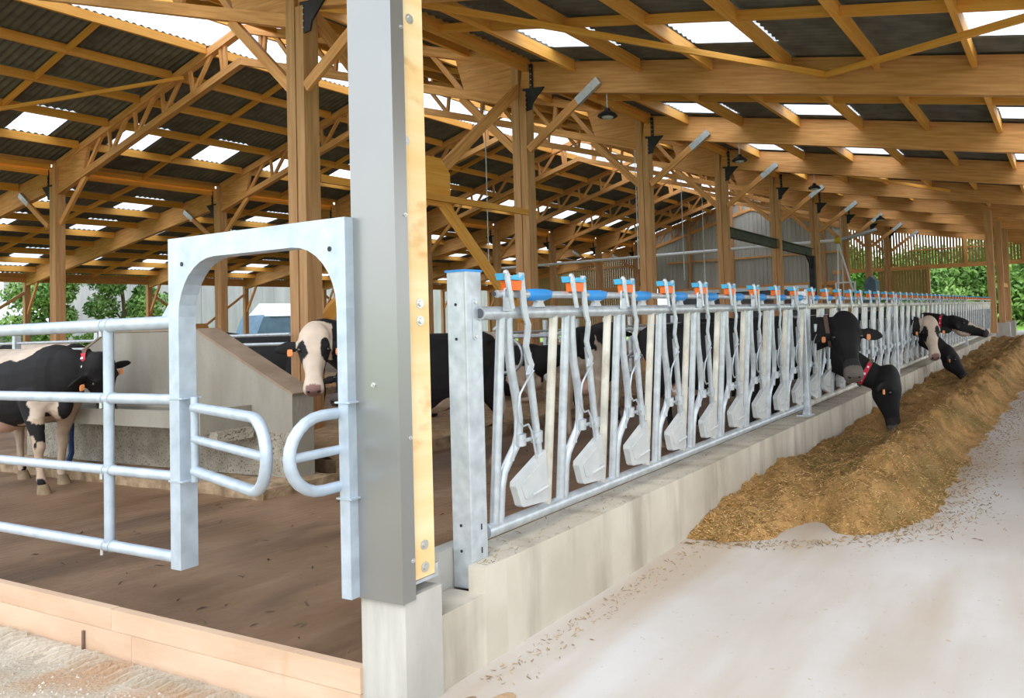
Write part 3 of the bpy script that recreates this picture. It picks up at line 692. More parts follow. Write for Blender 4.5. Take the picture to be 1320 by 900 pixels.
cx, cz = sum(a for a, z in pl)/m_, sum(z for a, z in pl)/m_
p2 = [(cx+(a-cx)*.62-.01, cz+(z-cz)*.6+.01) for a, z in pl]
vs = [P3(a, z, -.082) for a, z in p2] + [P3(a, z, -.07) for a, z in p2]
b.add(vs, [tuple(range(m_))[::-1]] + [(i, (i+1) % m_, m_+(i+1) % m_, m_+i) for i in range(m_)])
b.tube([P3(.22, .715, -.084), P3(.36, .735, -.084)], .012, 6)
UM['throat_plate'] = b.mesh('throat_plate', PLATE)
b = MB()
for xa in (.178, .298): b.tube([P3(xa, 1.0, -.02 if xa < .2 else -.045), P3(xa - .004, 1.065, -.02 if xa < .2 else -.045)], .034, 10)
b.tube([P3(.17, 1.03, -.05), P3(.32, 1.03, -.06)], .012, 6)
UM['pivot_collar'] = b.mesh('pivot_collar', GALV, True)
b = MB(); b.tube([P3(a, z, -.07) for a, z in ((.215, 1.42), (.15, 1.36), (.10, 1.30), (.085, 1.22), (.10, 1.15), (.135, 1.115), (.18, 1.12), (.21, 1.08), (.245, .98), (.29, .84))], .006, 6)
b.tube([P3(.10, 1.30, -.05), P3(.095, .93, -.04)], .0065, 6)
UM['release_wire'] = b.mesh('release_wire', GALV, True)
UM['catch_block'] = MB().prism([(-.018, 1.872), (.078, 1.872), (.084, 1.925), (-.026, 1.925)], 1, 2.69, 2.75).mesh('catch_block', ORNG)
UM['catch_lid'] = MB().prism([(-.040, 1.928), (.092, 1.928), (.105, 1.962), (.075, 1.94), (-.02, 1.94), (-.052, 1.964)], 1, 2.685, 2.765).mesh('catch_lid', CYAN)
b = MB(); b.prism([(-.062, 1.965), (-.066, 1.93), (-.048, 1.86), (-.03, 1.77), (.0, 1.77), (-.022, 1.87), (-.036, 1.96)], 1, 2.675, 2.687)
b.ball((-.05, 2.69, 1.965), .017, 8, 5); UM['catch_cheek'] = b.mesh('catch_cheek', GALV, True)
b = MB(); b.prism([(-.035, 1.76), (.035, 1.76), (.03, 1.87), (.012, 1.895), (-.012, 1.895), (-.03, 1.87)], 1, 2.715, 2.73)
b.tube([(0, 2.73, 1.855), (0, 2.70, 1.855)], .022, 10); UM['rail_bracket'] = b.mesh('rail_bracket', GALV, True)
b = MB(); b.tube([(.20, 2.755, 1.853), (.215, 2.755, 1.853), (.26, 2.755, 1.85), (.36, 2.755, 1.85), (.42, 2.755, 1.855), (.44, 2.755, 1.855)], [.022, .031, .037, .037, .026, .022], 10)
UM['rod_coupling'] = b.mesh('rod_coupling', BLUE, True)
UM['coupling_foot'] = MB().prism([(.27, 1.78), (.36, 1.78), (.34, 1.81), (.38, 1.825), (.25, 1.825), (.29, 1.81)], 1, 2.74, 2.77).mesh('coupling_foot', PLATE)
b = MB(); b.tube([P3(.035+.02*0, .60, -.02), P3(.035, .60, -.0)], .006, 6)
feet = b
def stanchion(x, lab, first=False):
    s = thing('fence_stanchion', lab, 'post', (x, 2.85, .45), 'feed fence stanchions')
    w2 = .065 if first else .045; yc = 2.855 if first else 2.80
    z0, z1 = (.343, 1.97) if first else (.46, 1.93)
    q = .009; MB().prism([(x-w2, yc-w2+q), (x-w2+q*.3, yc-w2+q*.3), (x-w2+q, yc-w2), (x+w2-q, yc-w2), (x+w2-q*.3, yc-w2+q*.3), (x+w2, yc-w2+q), (x+w2, yc+w2-q), (x+w2-q, yc+w2), (x-w2+q, yc+w2), (x-w2, yc+w2-q)], 2, z0, z1).build('square_tube', GALV, s)
    if first:
        MB().box((x-w2-.003, yc-w2-.003, z1), (x+w2+.003, yc+w2+.003, z1+.012)).build('blue_cap', BLUE, s)
        pts = []
        for q in range(13): a = PI*q/12; pts.append((x+.005+.02*math.cos(a), 1.81+.02*math.sin(a)))
        for q in range(13): a = PI+PI*q/12; pts.append((x+.005+.02*math.cos(a), 1.63+.02*math.sin(a)))
        MB().prism(pts, 1, yc-w2-.006, yc-w2).build('slotted_plate', GALV, s)
        for z in (1.81, 1.63): MB().tube([(x+.005, yc-w2-.006, z), (x+.005, yc-w2-.013, z)], .009, 8).build('bolt', BOLT, s)
        for z in (1.80, 1.62, .66, .53): MB().tube([(x-w2-.001, yc+.0, z), (x-w2-.003, yc+.0, z)], .008, 8).build('bolt_hole', BLACKM, s)
        for z in (.64, .52): MB().box((x+.01, yc-w2-.002, z-.015), (x+.018, yc-w2-.0005, z+.015)).build('slot', BLACKM, s)
    else:
        MB().box((x-.1, 2.74, .47), (x+.1, 2.90, .485)).build('foot_plate', GALV, s)
        MB().prism([(x-.05, 1.78), (x+.12, 1.78), (x+.12, 1.95), (x-.05, 1.95)], 1, 2.745, 2.755).build('top_plate', WHITE, s)
stanchion(3.155, 'tall square galvanised post with a blue cap at the near end of the feed fence', True)
panels = [(3.31, 9, .612), (8.87, 9, .594), (14.27, 9, .594), (19.67, 9, .594), (25.07, 9, .594), (30.47, 5, .594)]
OPEN = set()
def slot(pn, i): x0, n, p = panels[pn]; OPEN.add((pn, i)); return x0 + .07 + i * p + .33
SF, SG, SH, SI, SJ = slot(1, 0), slot(1, 1), slot(2, 2), slot(2, 4), slot(2, 3)
for pn, (x0, n, p) in enumerate(panels):
    L = n * p - .04
    t = thing('feed_fence', f'galvanised self-locking feed fence panel, {ORD[pn]} from the clad corner post', 'fence', (x0, 2.85, .5), 'feed fence panels', world=False)
    def lk(nm, dx, par=None):
        o = bpy.data.objects.new(nm, UM[nm]); C.objects.link(o); o.parent = par or t
        if par is None: o.location = (dx, -2.85, -.5)
        return o
    off = -.13 if pn == 0 else 0
    for nm, z, r, xa, dy in (('top_rail', 1.75, .036, off, 0), ('bottom_rail', .575, .039, -.03, 0), ('catch_rail', 1.853, .021, off + .11, -.015)):
        MB().tube([(xa, yt(z)-2.85+dy, z-.5), (xa+.001, yt(z)-2.85+dy, z-.5), (L, yt(z)-2.85+dy, z-.5)], [r*.75, r, r], 12).build(nm, GALV if pn < 1 else GALVB, t, True)
    if pn == 0:
        for z, r, xa in ((1.75, .026, off-.002), (1.853, .013, off+.108)):
            MB().tube([(xa, yt(z)-2.85, z-.5), (xa-.001, yt(z)-2.85, z-.5)], r, 12).build('tube_opening', DARKG, t)
    for i in range(n):
        dx = .04 + i * p
        far = pn >= 3
        lk('upright_tube', dx); lk('neck_tube', dx); lk('stop_tube', dx)
        if pn >= 4: lk('catch_lid', dx); lk('catch_block', dx); sa = lk('swing_arm', dx); continue
        sa = lk('swing_arm', dx)
        if (pn, i) in OPEN:
            sa.matrix_local = Matrix.Translation((dx, -2.85, -.5)) @ Matrix.Translation((.25, 0, 1.0)) @ Matrix.Rotation(.20, 4, 'Y') @ Matrix.Translation((-.31, 0, -1.0))
        else: lk('locking_bar', dx)
        for nm in ('throat_plate', 'pivot_collar') + (() if far else ('release_wire',)): lk(nm, 0, sa)
        cb = lk('catch_block', dx); lk('catch_lid', 0, cb); lk('catch_cheek', 0, cb)
        if i % 2 == 0: lk('rail_bracket', dx)
        if not far: rc = lk('rod_coupling', dx); lk('coupling_foot', 0, rc)
    if pn: stanchion(x0 - .045, f'slim galvanised stanchion between feed fence panels, {ORD[pn-1]} beyond the capped post')
# latch details on the near end
MB().tube([(3.30, 2.79, 1.66), (3.36, 2.775, 1.70)], .007, 6).build('rail_hook', GALV, bpy.data.objects['feed_fence'], loc=(-3.31, -2.85, -.5))

# ------------------------------------------------------------------ silage heap
def hedge(x):   # outer edge of the heap
    pts = [(5.35, 2.35), (5.6, 1.75), (6.0, 1.25), (6.6, 1.02), (8.7, 1.08), (12.3, .94), (17, .84), (34, .8)]
    for (a, b1), (c2, d) in zip(pts, pts[1:]):
        if x <= c2: return b1 + (d - b1) * (x - a) / (c2 - a)
    return .8
def hh(x, y):
    ye = hedge(x) + .12 * noise.noise(V((x*1.3, 0, 3))) + .06*noise.noise(V((x*5, 0, 9)))
    t = (y - ye) / (2.68 - ye)
    if t < 0 or x < 5.33: return -.05
    a = min(1, (x - 5.33) / 1.0)
    bay = math.exp(-((x-5.72)/.36)**2 - ((y-1.86)/.17)**2) * .5
    ridge = .30 * math.exp(-((t - .30) / .19) ** 2) * (.6 + .4*min(1, (x-5.3)/4)); wall = (.12 + .05*noise.noise(V((x*.7, 2, 0))) + .008*max(0, x-12)) * min(1, t*2.2)
    h = a ** .6 * max(0, min(1, t * 5)) * (.04 + ridge + wall * (1 if t > .5 else .6))
    h += (.09*noise.fractal(V((x*1.1, y*1.6, 0)), .9, 2, 3) + .055*noise.fractal(V((x*4, y*5, 1)), .8, 2, 3)) * a * min(1, t*4)
    h += .10 * math.exp(-((x-7.1)/.7)**2 - ((y-1.5)/.30)**2)
    return max(h - bay, -.02) if h > 0 else -.02
b = MB(); xs = []; x = 5.25
while x < 33.8: xs.append(x); x += .045 + .004 * (x - 5.2)
ny = 60; vs = []
for x in xs:
    for j in range(ny + 1):
        y = .62 + (2.685 - .62) * j / ny; h = hh(x, y)
        vs.append((x + .02*noise.noise(V((x*9, y*9, 0))), y, h + (.034*noise.noise(V((x*14, y*14, 4))) if h > 0 else 0)))
b.add(vs, [(i*(ny+1)+j, (i+1)*(ny+1)+j, (i+1)*(ny+1)+j+1, i*(ny+1)+j+1) for i in range(len(xs)-1) for j in range(ny)])
heap = b.build('silage_heap', SILAGE, None, True); tag(heap, 'long golden-brown heap of chopped silage along the foot of the feed wall', 'silage'); heap['kind'] = 'stuff'
def chips(name, n, fx, cols, lmin, lmax, lab, parent=None):
    rs = np.random.RandomState(5); vs = []; fs = []; cl = []
    for i in range(n):
        x, y, z = fx(rs)
        if z is None: continue
        L = rs.uniform(lmin, lmax); wd = L * rs.uniform(.10, .22); a = rs.uniform(0, PI); tl = rs.uniform(-.6, .6)
        dx, dy, dz = math.cos(a)*L/2, math.sin(a)*L/2, math.sin(tl)*L/2; px, py = -math.sin(a)*wd/2, math.cos(a)*wd/2
        o = len(vs); vs += [(x-dx-px, y-dy-py, z-dz), (x+dx-px, y+dy-py, z+dz), (x+dx+px, y+dy+py, z+dz), (x-dx+px, y-dy+py, z-dz), (x, y, z+wd*.6)]
        fs += [(o, o+1, o+4), (o+1, o+2, o+4), (o+2, o+3, o+4), (o+3, o, o+4)]
        c0 = cols[rs.randint(len(cols))]; k = rs.uniform(.7, 1.25); cl += [(c0[0]*k, c0[1]*k, c0[2]*k, 1)] * 5
    me = bpy.data.meshes.new(name); me.from_pydata(vs, [], fs); at = me.color_attributes.new('tint', 'FLOAT_COLOR', 'POINT')
    at.data.foreach_set('color', np.array(cl, 'f').ravel()); me.materials.append(CHIP)
    o = bpy.data.objects.new(name, me); C.objects.link(o); o['kind'] = 'stuff'
    if parent: o.parent = parent
    elif lab: tag(o, *lab); o['kind'] = 'stuff'
    return o
def fheap(rs):
    x = 5.3 + 20 * rs.rand() ** 2.0; y = rs.uniform(.75, 2.68); h = hh(x, y)
    return (x, y, h + .006) if h > .0 else (x, y, None)
def fx2(rs):
    x = 5.2 + 12 * rs.rand() ** 1.5; y = hedge(x) - abs(rs.normal(0, .22)); return x, y, .004
chips('chopped_stalks', 110000, fheap, [(.62, .35, .12), (.46, .25, .075), (.26, .14, .04), (.74, .50, .23), (.28, .19, .05), (.52, .29, .10)], .012, .034, None, heap)
chips('stray_silage', 2600, fx2, [(.42, .26, .10), (.24, .15, .06)], .012, .045, ('scattered silage crumbs along the outer edge of the heap on the pale floor', 'silage crumbs'))
def fx3(rs):
    t_ = rs.rand(); return 2.9 + 3.6*t_, 2.60 - abs(rs.normal(0, .10)) , .004
chips('wall_foot_chaff', 420, fx3, [(.45, .30, .15), (.3, .2, .1)], .01, .035, ('thin line of chaff on the floor at the foot of the near feed wall', 'chaff'))
def fx4(rs): return 3.1 + 12*rs.rand()**1.6, rs.uniform(2.69, 2.98), .474
chips('wall_top_chaff', 900, fx4, [(.45, .34, .2), (.25, .17, .1)], .008, .03, ('bits of chaff lying on top of the feed wall under the fence', 'chaff'))
def fx5(rs):
    return rs.uniform(2.5, 9), rs.uniform(3.0, 8), .004
chips('dung_clods', 260, fx5, [(.06, .035, .02), (.10, .06, .035), (.2, .14, .08)], .02, .07, ('small dark dung clods scattered on the brown alley floor', 'dung'))

# ------------------------------------------------------------------ cows
SC = 1.12
BLK = (.0125, .0115, .012); WHT = (.62, .50, .40); PNK = (.42, .22, .17); DRK = (.05, .042, .04); TAN = (.40, .27, .17)
def ring(c, s, u, hw, hh_, seg=20, p=2.3, flat=0):
    out = []
    for k in range(seg):
        a = 2*PI*k/seg; ca, sa = math.cos(a), math.sin(a)
        x = math.copysign(abs(ca)**(2/p), ca)*hw; z = math.copysign(abs(sa)**(2/p), sa)*hh_
        out.append(c + s*x + u*z)
    return out
def cow(name, label, loc, rotz, poll, hd, hup=None, white=(), black=(), face=None, base=BLK, lying=False, vox=.018, group='cows', collar=None, eartags=True, headroll=0, stance=0, browns=True, hs=1.0):
    """poll and hd (head direction poll->muzzle) in cow-local unscaled coordinates; +X is forward"""
    Y = V((0, 1, 0)); Z = V((0, 0, 1)); dz = -.50 if lying else 0
    poll = V(poll); d = V(hd).normalized()
    n_ = V(hup) if hup else (V((1, 0, 1.0)) - d * V((1, 0, 1.0)).dot(d))
    n_ = (n_ - d * n_.dot(d)).normalized(); s_ = n_.cross(d).normalized()
    body = MB()
    T = [(-1.02,1.27,.05,.07),(-1.0,1.22,.13,.15),(-.92,1.18,.20,.23),(-.75,1.12,.255,.30),(-.55,1.08,.285,.35),(-.3,1.035,.32,.39),(0,1.02,.335,.41),(.22,1.04,.30,.40),(.42,1.08,.25,.38),(.58,1.12,.21,.34),(.70,1.14,.165,.29)]
    rings = [ring(V((x, 0, z+dz)), Y, Z, hw, h) for x, z, hw, h in T]
    c0 = V((.62, 0, 1.16+dz)); c3 = poll - d*.0 - n_*.06; c1 = c0 + V((.30, 0, .06)); c2 = c3 - (d*.25 if d.x > .3 else V((.22, 0, -.02))) - V((0, 0, .02))
    nk = []
    for q in range(1, 9):
        t = q/8; p = c0*(1-t)**3 + c1*3*t*(1-t)**2 + c2*3*t*t*(1-t) + c3*t**3
        tg = (c1-c0)*3*(1-t)**2 + (c2-c1)*6*t*(1-t) + (c3-c2)*3*t*t; tg.normalize()
        sd = Z.cross(tg); sd = sd.normalized() if sd.length > .1 else Y; up = tg.cross(sd)
        nk.append(ring(p, sd, up, .15*(1-t)+.095*t, .27*(1-t)**1.1+.135*t)); 
        if q == 6: cpos, ctan, csd, cup, cr = p, tg, sd, up, (.15*(1-t)+.095*t, .27*(1-t)**1.1+.135*t)
    body.loft(rings); body.loft([ring(c0, Y, Z, .17, .29)] + nk)
    # head
    HS = [(-.15,.03,.04,-.01),(-.135,.06,.07,-.01),(-.09,.095,.10,-.015),(-.03,.120,.12,-.02),(.05,.128,.14,-.045),(.12,.124,.155,-.06),(.18,.108,.148,-.068),(.25,.086,.122,-.068),(.33,.068,.095,-.06),(.40,.064,.080,-.055),(.46,.074,.076,-.052),(.51,.082,.074,-.052),(.545,.076,.066,-.056),(.57,.05,.045,-.06)]
    HS = [(t*hs, hw*hs*1.08, h*hs, o*hs) for t, hw, h, o in HS]
    body.loft([ring(poll + d*t + n_*o, s_, n_, hw, h, p=2.6) for t, hw, h, o in HS])
    for sg in (-1, 1):  # brow, cheek, ears
        body.ball(poll + (d*.115 + n_*.035 + s_*sg*.094)*hs, (.038*hs,)*3, 10, 6)
        body.ball(poll + (d*.50 + n_*-.03 + s_*sg*.045)*hs, (.036*hs,)*3, 10, 6)
        e0 = poll + (d*.055 + s_*sg*.098 - n_*.035)*hs; ed = (s_*sg - n_*.02 + Z*-.16 + n_*.0 - d*-.05).normalized(); eu = ed.cross(n_ + d*.6).normalized(); en = eu.cross(ed)
        body.loft([ring(e0 + ed*t*hs, eu, en, a*hs, th, 12) for t, a, th in ((0,.025,.022),(.05,.045,.022),(.11,.062,.02),(.17,.055,.018),(.215,.032,.016),(.235,.012,.012))])
    # legs
    if not lying:
        for sg in (-1, 1):
            k = stance * sg
            fl = [(.44+k*.0,.15,1.02,.13,.17),(.45,.17,.86,.10,.13),(.44+k*.5,.18,.70,.078,.088),(.43+k,.18,.52,.052,.058),(.44+k,.18,.44,.052,.058),(.43+k,.18,.36,.036,.04),(.43+k*1.2,.18,.20,.033,.036),(.44+k*1.2,.18,.13,.042,.046),(.46+k*1.2,.18,.08,.036,.04)]
            hl = [(-.68,.14,1.10,.14,.24),(-.66,.17,.95,.125,.22),(-.63-k*.3,.19,.80,.10,.165),(-.70-k*.5,.19,.66,.065,.10),(-.79-k*.8,.19,.54,.045,.068),(-.81-k,.19,.47,.042,.058),(-.80-k,.19,.38,.034,.042),(-.78-k,.19,.20,.032,.036),(-.765-k,.19,.13,.042,.046),(-.75-k,.19,.08,.036,.04)]
            for Lg in (fl, hl):
                body.loft([ring(V((x, y*sg, z)), Y, V((1, 0, 0)), hw, hh_, 14, 2) for x, y, z, hw, hh_ in Lg])
    else:
        for sg in (-1, 1):
            body.loft([ring(V((x, y*sg, z)), Y, Z, r1, r2, 12, 2) for x, y, z, r1, r2 in ((.35,.16,.45,.12,.14),(.62,.20,.25,.09,.09),(.80,.22,.10,.055,.055),(.62,.24,.06,.04,.04),(.48,.25,.05,.04,.04))])
            body.loft([ring(V((x, y*sg, z)), Y, Z, r1, r2, 12, 2) for x, y, z, r1, r2 in ((-.75,.15,.5,.14,.16),(-.5,.30,.28,.12,.14),(-.25,.38,.12,.07,.07),(-.5,.44,.06,.045,.045),(-.65,.45,.05,.04,.04))])
    # withers, tail head, brisket
    body.ball((.45, 0, 1.38+dz), (.22, .085, .09), 12, 7); body.ball((-.78, 0, 1.37+dz), (.16, .10, .06), 12, 7)
    for sg in (-1, 1): body.ball((-.62, .21*sg, 1.34+dz), (.09, .07, .06), 10, 6)
    body.ball((.62, 0, .86+dz), (.16, .09, .17), 12, 7)
    me = body.mesh(name, COAT); tmp = bpy.data.objects.new('tmp', me); C.objects.link(tmp)
    md = tmp.modifiers.new('r', 'REMESH'); md.mode = 'VOXEL'; md.voxel_size = vox
    ms = tmp.modifiers.new('s', 'SMOOTH'); ms.factor = .6; ms.iterations = 4 if vox > .015 else 6
    dg = bpy.context.evaluated_depsgraph_get(); me2 = bpy.data.meshes.new_from_object(tmp.evaluated_get(dg))
    bpy.data.objects.remove(tmp); me2.name = name; me2.shade_smooth()
    if not me2.materials: me2.materials.append(COAT)
    # coat colours
    nv = len(me2.vertices); co = np.empty(nv*3, 'f'); me2.vertices.foreach_get('co', co); co = co.reshape(-1, 3)
    cols = np.empty((nv, 4), 'f'); cols[:, 3] = 1
    Dm = np.array(d); Nm = np.array(n_); Sm = np.array(s_); rel = co - np.array(poll)
    ht, hs_, hn = rel @ Dm / hs, rel @ Sm / hs, rel @ Nm / hs
    for i in range(nv):
        x, y, z = co[i]; w1 = noise.noise(V((x*3.2, y*3.2, z*3.2))); w2 = noise.noise(V((x*11+5, y*11, z*11)))
        wv = w1*.30 + w2*.12; c = base
        head = -.16 < ht[i] < .62 and abs(hs_[i]) < .36 and -.25 < hn[i] < .16 and (ht[i] > .0 or hn[i] > -.12 or abs(hs_[i]) > .1)
        if not head:
            for e in white:
                if ((x-e[0])/e[3])**2 + ((y-e[1])/e[4])**2 + ((z-e[2])/e[5])**2 < 1 + wv*2: c = WHT; break
            for e in black:
                if ((x-e[0])/e[3])**2 + ((y-e[1])/e[4])**2 + ((z-e[2])/e[5])**2 < 1 + wv*2: c = BLK; break
            c = c
            if c is WHT and browns and z < .75 + .2*w1: c = tuple(a*.45 + b2*.55 for a, b2 in zip(c, TAN))
        else:
            t, a, h = ht[i], abs(hs_[i]), hn[i]
            if face == 'white':
                c = WHT
                if a > .15 - .0*w2: c = BLK                       # ears
                ex, eh = (t - .16)/.095, (a - .098)/.045
                if ex*ex + eh*eh < 1 + w2 and h > -.16: c = BLK
                if t > .515 + .01*w2 and h > -.10 and a < .062: c = (.24, .135, .12)
            elif face == 'blaze':
                if a < .035 + .02*w2 and h > -.02 and t < .45: c = WHT
                if t > .48: c = DRK
            elif face == 'halfwhite':
                if h > .01 - .02*w2 and t > .22 or (h < -.13 and t < .3): c = WHT
                if t > .5: c = DRK
            else:
                c = BLK if base is BLK or True else c
                if t > .475 and h > -.15: c = (.14, .115, .10)
                elif t > .40 and h > -.1: c = (.03, .027, .026)
        cols[i, :3] = c
    at = me2.color_attributes.new('coat', 'FLOAT_COLOR', 'POINT'); at.data.foreach_set('color', cols.ravel())
    root = bpy.data.objects.new(name, None); C.objects.link(root); root.location = loc; root.rotation_euler = (0, 0, rotz); root.scale = (SC, SC, SC)
    tag(root, label, 'cow', group)
    bo = bpy.data.objects.new('body', me2); C.objects.link(bo); bo.parent = root
    def part(nm, mb, M, sm=True, par=None):
        o = mb.build(nm, M, None, sm); o.parent = par or root; return o
    for sg in (-1, 1):
        part('eye', MB().ball(poll + (d*.145 + n_*.016 + s_*sg*.117)*hs, .021*hs, 10, 7), EYE)
        part('nostril', MB().ball(poll + (d*.555 + n_*-.028 + s_*sg*.040)*hs, (.018*hs, .018*hs, .018*hs), 8, 5), EYE)
        if eartags:
            e0 = poll + (s_*sg*.20 + d*.06)*hs - Z*.045 - n_*.01 + n_*.0
            t0 = part('ear_tag', MB().loft([ring(e0 + n_*.0 + Z*(-.035), s_, Z, .022, .03, 8, 4), ring(e0 + n_*.012 + Z*(-.035), s_, Z, .022, .03, 8, 4)]), TAGO, False)
    if not lying:
        for sg in (-1, 1):
            k = stance * sg
            for xf, yf in ((.47+k*1.2, .18), (-.74-k, .19)):
                part('hoof', MB().loft([ring(V((xf+.0, yf*sg, .09)), Y, V((1,0,0)), .040, .045, 10, 2.5), ring(V((xf+.03, yf*sg, .0)), Y, V((1,0,0)), .052, .075, 10, 2.5)]), HOOF)
        part('udder', MB().ball((-.50, 0, .66), (.21, .16, .13), 14, 9), UDD)
    tl = [(-1.02,0,1.33+dz),(-1.09,0,1.24+dz),(-1.10,.01,1.0+dz),(-1.08,.02,.75+max(dz,-.3))] + ([(-1.08,.02,.55),(-1.07,.02,.42)] if not lying else [(-1.0,.1,.3)])
    tt = MB().tube(tl, [.04,.03,.022,.018] + ([.04,.008] if not lying else [.02]), 8).mesh('tail', COAT, True)
    at = tt.color_attributes.new('coat', 'FLOAT_COLOR', 'POINT'); tc0 = BLK if not any(e[0] < -.8 for e in white) else WHT
    at.data.foreach_set('color', np.array([(*tc0, 1)]*len(tt.vertices), 'f').ravel()); o = bpy.data.objects.new('tail', tt); C.objects.link(o); o.parent = root
    if collar:
        pts = [cpos + csd*math.cos(2*PI*q/20)*(cr[0]+.012) + cup*math.sin(2*PI*q/20)*(cr[1]+.012) for q in range(20)]
        b = MB(); R_ = []
        for q, p in enumerate(pts): pass
        wv = ctan*.022; vs = []
        for p in pts:
            o2 = (p-cpos).normalized()*.006; vs += [p-wv, p+wv, p+wv+o2, p-wv+o2]
        b.add(vs, [(4*q+a, 4*q+(a+1) % 4, 4*((q+1) % 20)+(a+1) % 4, 4*((q+1) % 20)+a) for q in range(20) for a in range(4)])
        cl = part('collar', b, STRAP, False)
        b = MB(); sgn = collar; q0 = 0 if sgn > 0 else 10
        seg = [cpos + csd*math.cos(2*PI*(q0+q)/20)*(cr[0]+.022) + cup*math.sin(2*PI*(q0+q)/20)*(cr[1]+.022) for q in (-2.5, -1.2, 0, 1.2, 2.5)]
        vs = []
        for p in seg: o2 = (p-cpos).normalized()*.006; vs += [p-wv*1.15, p+wv*1.15, p+wv*1.15+o2, p-wv*1.15+o2]
        b.add(vs, [(0,1,2,3),(16,19,18,17)] + [(4*q+a, 4*q+(a+1) % 4, 4*(q+1)+(a+1) % 4, 4*(q+1)+a) for q in range(4) for a in range(4)])
        part('number_band', b, RED, False, cl)
        for q in (-1.5, 0, 1.5):
            p = cpos + csd*math.cos(2*PI*(q0+q)/20)*(cr[0]+.031) + cup*math.sin(2*PI*(q0+q)/20)*(cr[1]+.031); o2 = (p-cpos).normalized()
            a2 = ctan*.012; b2_ = o2.cross(ctan)*.014
            part('digit', MB().add([p-a2-b2_, p+a2-b2_, p+a2*.6+b2_, p-a2+b2_*.6, p+o2*.002], [(0,1,4),(1,2,4),(2,3,4),(3,0,4),(0,3,2,1)]), TAGW, False, cl)
    return root
def loc_dir(rotz, wdir):
    c, s = math.cos(-rotz), math.sin(-rotz); x, y, z = wdir; return (c*x - s*y, s*x + c*y, z)
def loc_pt(loc, rotz, p):
    v = V(p) - V(loc); return tuple(V(loc_dir(rotz, v)) / SC)
def wcow(name, label, loc, rotz, wpoll, wdir, **kw):
    if 'wup' in kw: kw['hup'] = loc_dir(rotz, kw.pop('wup'))
    return cow(name, label, loc, rotz, loc_pt(loc, rotz, wpoll), loc_dir(rotz, wdir), **kw)
H90 = PI/2
# left cow drinking at the trough
wcow('cow', 'black and white cow with a red collar tag reaching its head to the concrete trough', (4.75, 10.97, 0), -H90, (4.95, 9.86, 1.37), (.30, .22, -.95), wup=(.15, -.95, -.1),
     white=[(-.62, 0, .95, .46, .6, .85), (.0, 0, 1.50, .50, .5, .26), (.72, 0, .80, .34, .4, .17), (.35, 0, .32, .40, .5, .46)], black=[(-.40, -.33, 1.13, .17, .3, .15), (-.98, 0, 1.3, .2, .5, .3), (.50, -.2, .78, .06, .2, .12)], stance=-.17, vox=.015, collar=-1)
# white-faced cow
wcow('cow', 'white-faced cow with black eye patches looking straight out between trough and clad post', (6.66, 6.55, 0), PI, (5.14, 6.55, 1.62), (-.46, -.54, -1.0), wup=(-.62, -.78, .6),
     face='white', white=[(-1.02, 0, 1.1, .28, .4, .8), (.05, .2, .68, .12, .3, .10), (-.5, 0, 1.52, .5, .10, .05)], vox=.012, collar=None, hs=.94)
# cows with their heads through the feed fence
wcow('cow', 'black cow looking at the camera over the feed wall with orange ear tags', (SF-.12, 4.02, 0), -H90, (SF+.0, 2.42, 1.50), (-.66, -.30, -.78), wup=(-.70, -.28, .6), vox=.012, collar=1, hs=1.2)
wcow('cow', 'black cow bending down to the silage with a red number band on its collar', (SG+.16, 4.05, 0), -H90, (SG+.32, 2.10, .78), (-.10, -.16, -1.0), wup=(-.15, -1, .2), vox=.014, collar=-1, hs=1.1)
wcow('cow', 'distant cow showing a mostly white face through the feed fence', (SH-.22, 4.02, 0), -H90, (SH, 2.45, 1.33), (-.50, -.20, -.85), wup=(-.8, -.3, .5), face='white', vox=.018, hs=1.15)
wcow('cow', 'distant black cow stretching its raised head out sideways over the feed wall', (SI+.25, 3.95, 0), -H90, (SI+.05, 2.12, 1.36), (.05, -1, -.34), wup=(0, -.3, 1), face='halfwhite', vox=.018, collar=-1, hs=1.1)
wcow('cow', 'distant black cow with its head down at the far silage', (SJ, 4.0, 0), -H90, (SJ+.1, 2.20, .74), (.0, -.60, -.85), wup=(0, -.8, .7), vox=.018, hs=1.1)
# cows inside
wcow('cow', 'black cow with a small white flank mark standing behind the tapered concrete wall', (9.6, 13.2, 0), H90, (9.5, 15.0, 1.55), (0, .9, -.6), white=[(.1, .3, .75, .15, .3, .15)], vox=.02)
wcow('cow', 'black cow whose back shows above the barrier left of the big column', (10.9, 17.3, 0), H90, (10.9, 19.0, 1.6), (.2, .9, -.4), vox=.022)
wcow('cow', 'pale backed cow standing behind the drinking cow at the far left', (8.4, 18.6, 0), H90, (8.4, 20.3, 1.5), (0, .9, -.5), white=[(0, 0, 1.2, 1.0, .6, .5)], black=[(-1, 0, 1.2, .2, .5, .5)], vox=.022)
wcow('cow', 'black cow with white hind legs standing behind the middle of the first fence panel', (9.9, 6.4, 0), 0.35, (11.5, 7.1, 1.5), (.9, .3, -.4), white=[(-.75, 0, .6, .38, .5, .62), (.5, 0, .55, .25, .4, .5)], vox=.02)
wcow('cow', 'black cow with a white belly standing in the alley, next after the first fence panel', (14.4, 5.9, 0), PI - .3, (12.85, 6.4, 1.45), (-.9, .3, -.5), white=[(.1, 0, .7, .3, .5, .3)], vox=.02)
wcow('cow', 'cow lying on the bedding between cubicle dividers, nearest to the trough', (8.6, 9.3, .2), -2.6, (7.2, 8.5, 1.12), (-.8, -.5, -.5), lying=True, white=[(-.2, 0, .4, .25, .6, .5)], vox=.02)
wcow('cow', 'cow lying on the bedding further along the cubicle row', (11.8, 9.6, .2), -1.7, (11.6, 8.05, 1.1), (-.3, -.9, -.4), lying=True, white=[(.5, 0, .3, .3, .6, .4)], vox=.02)
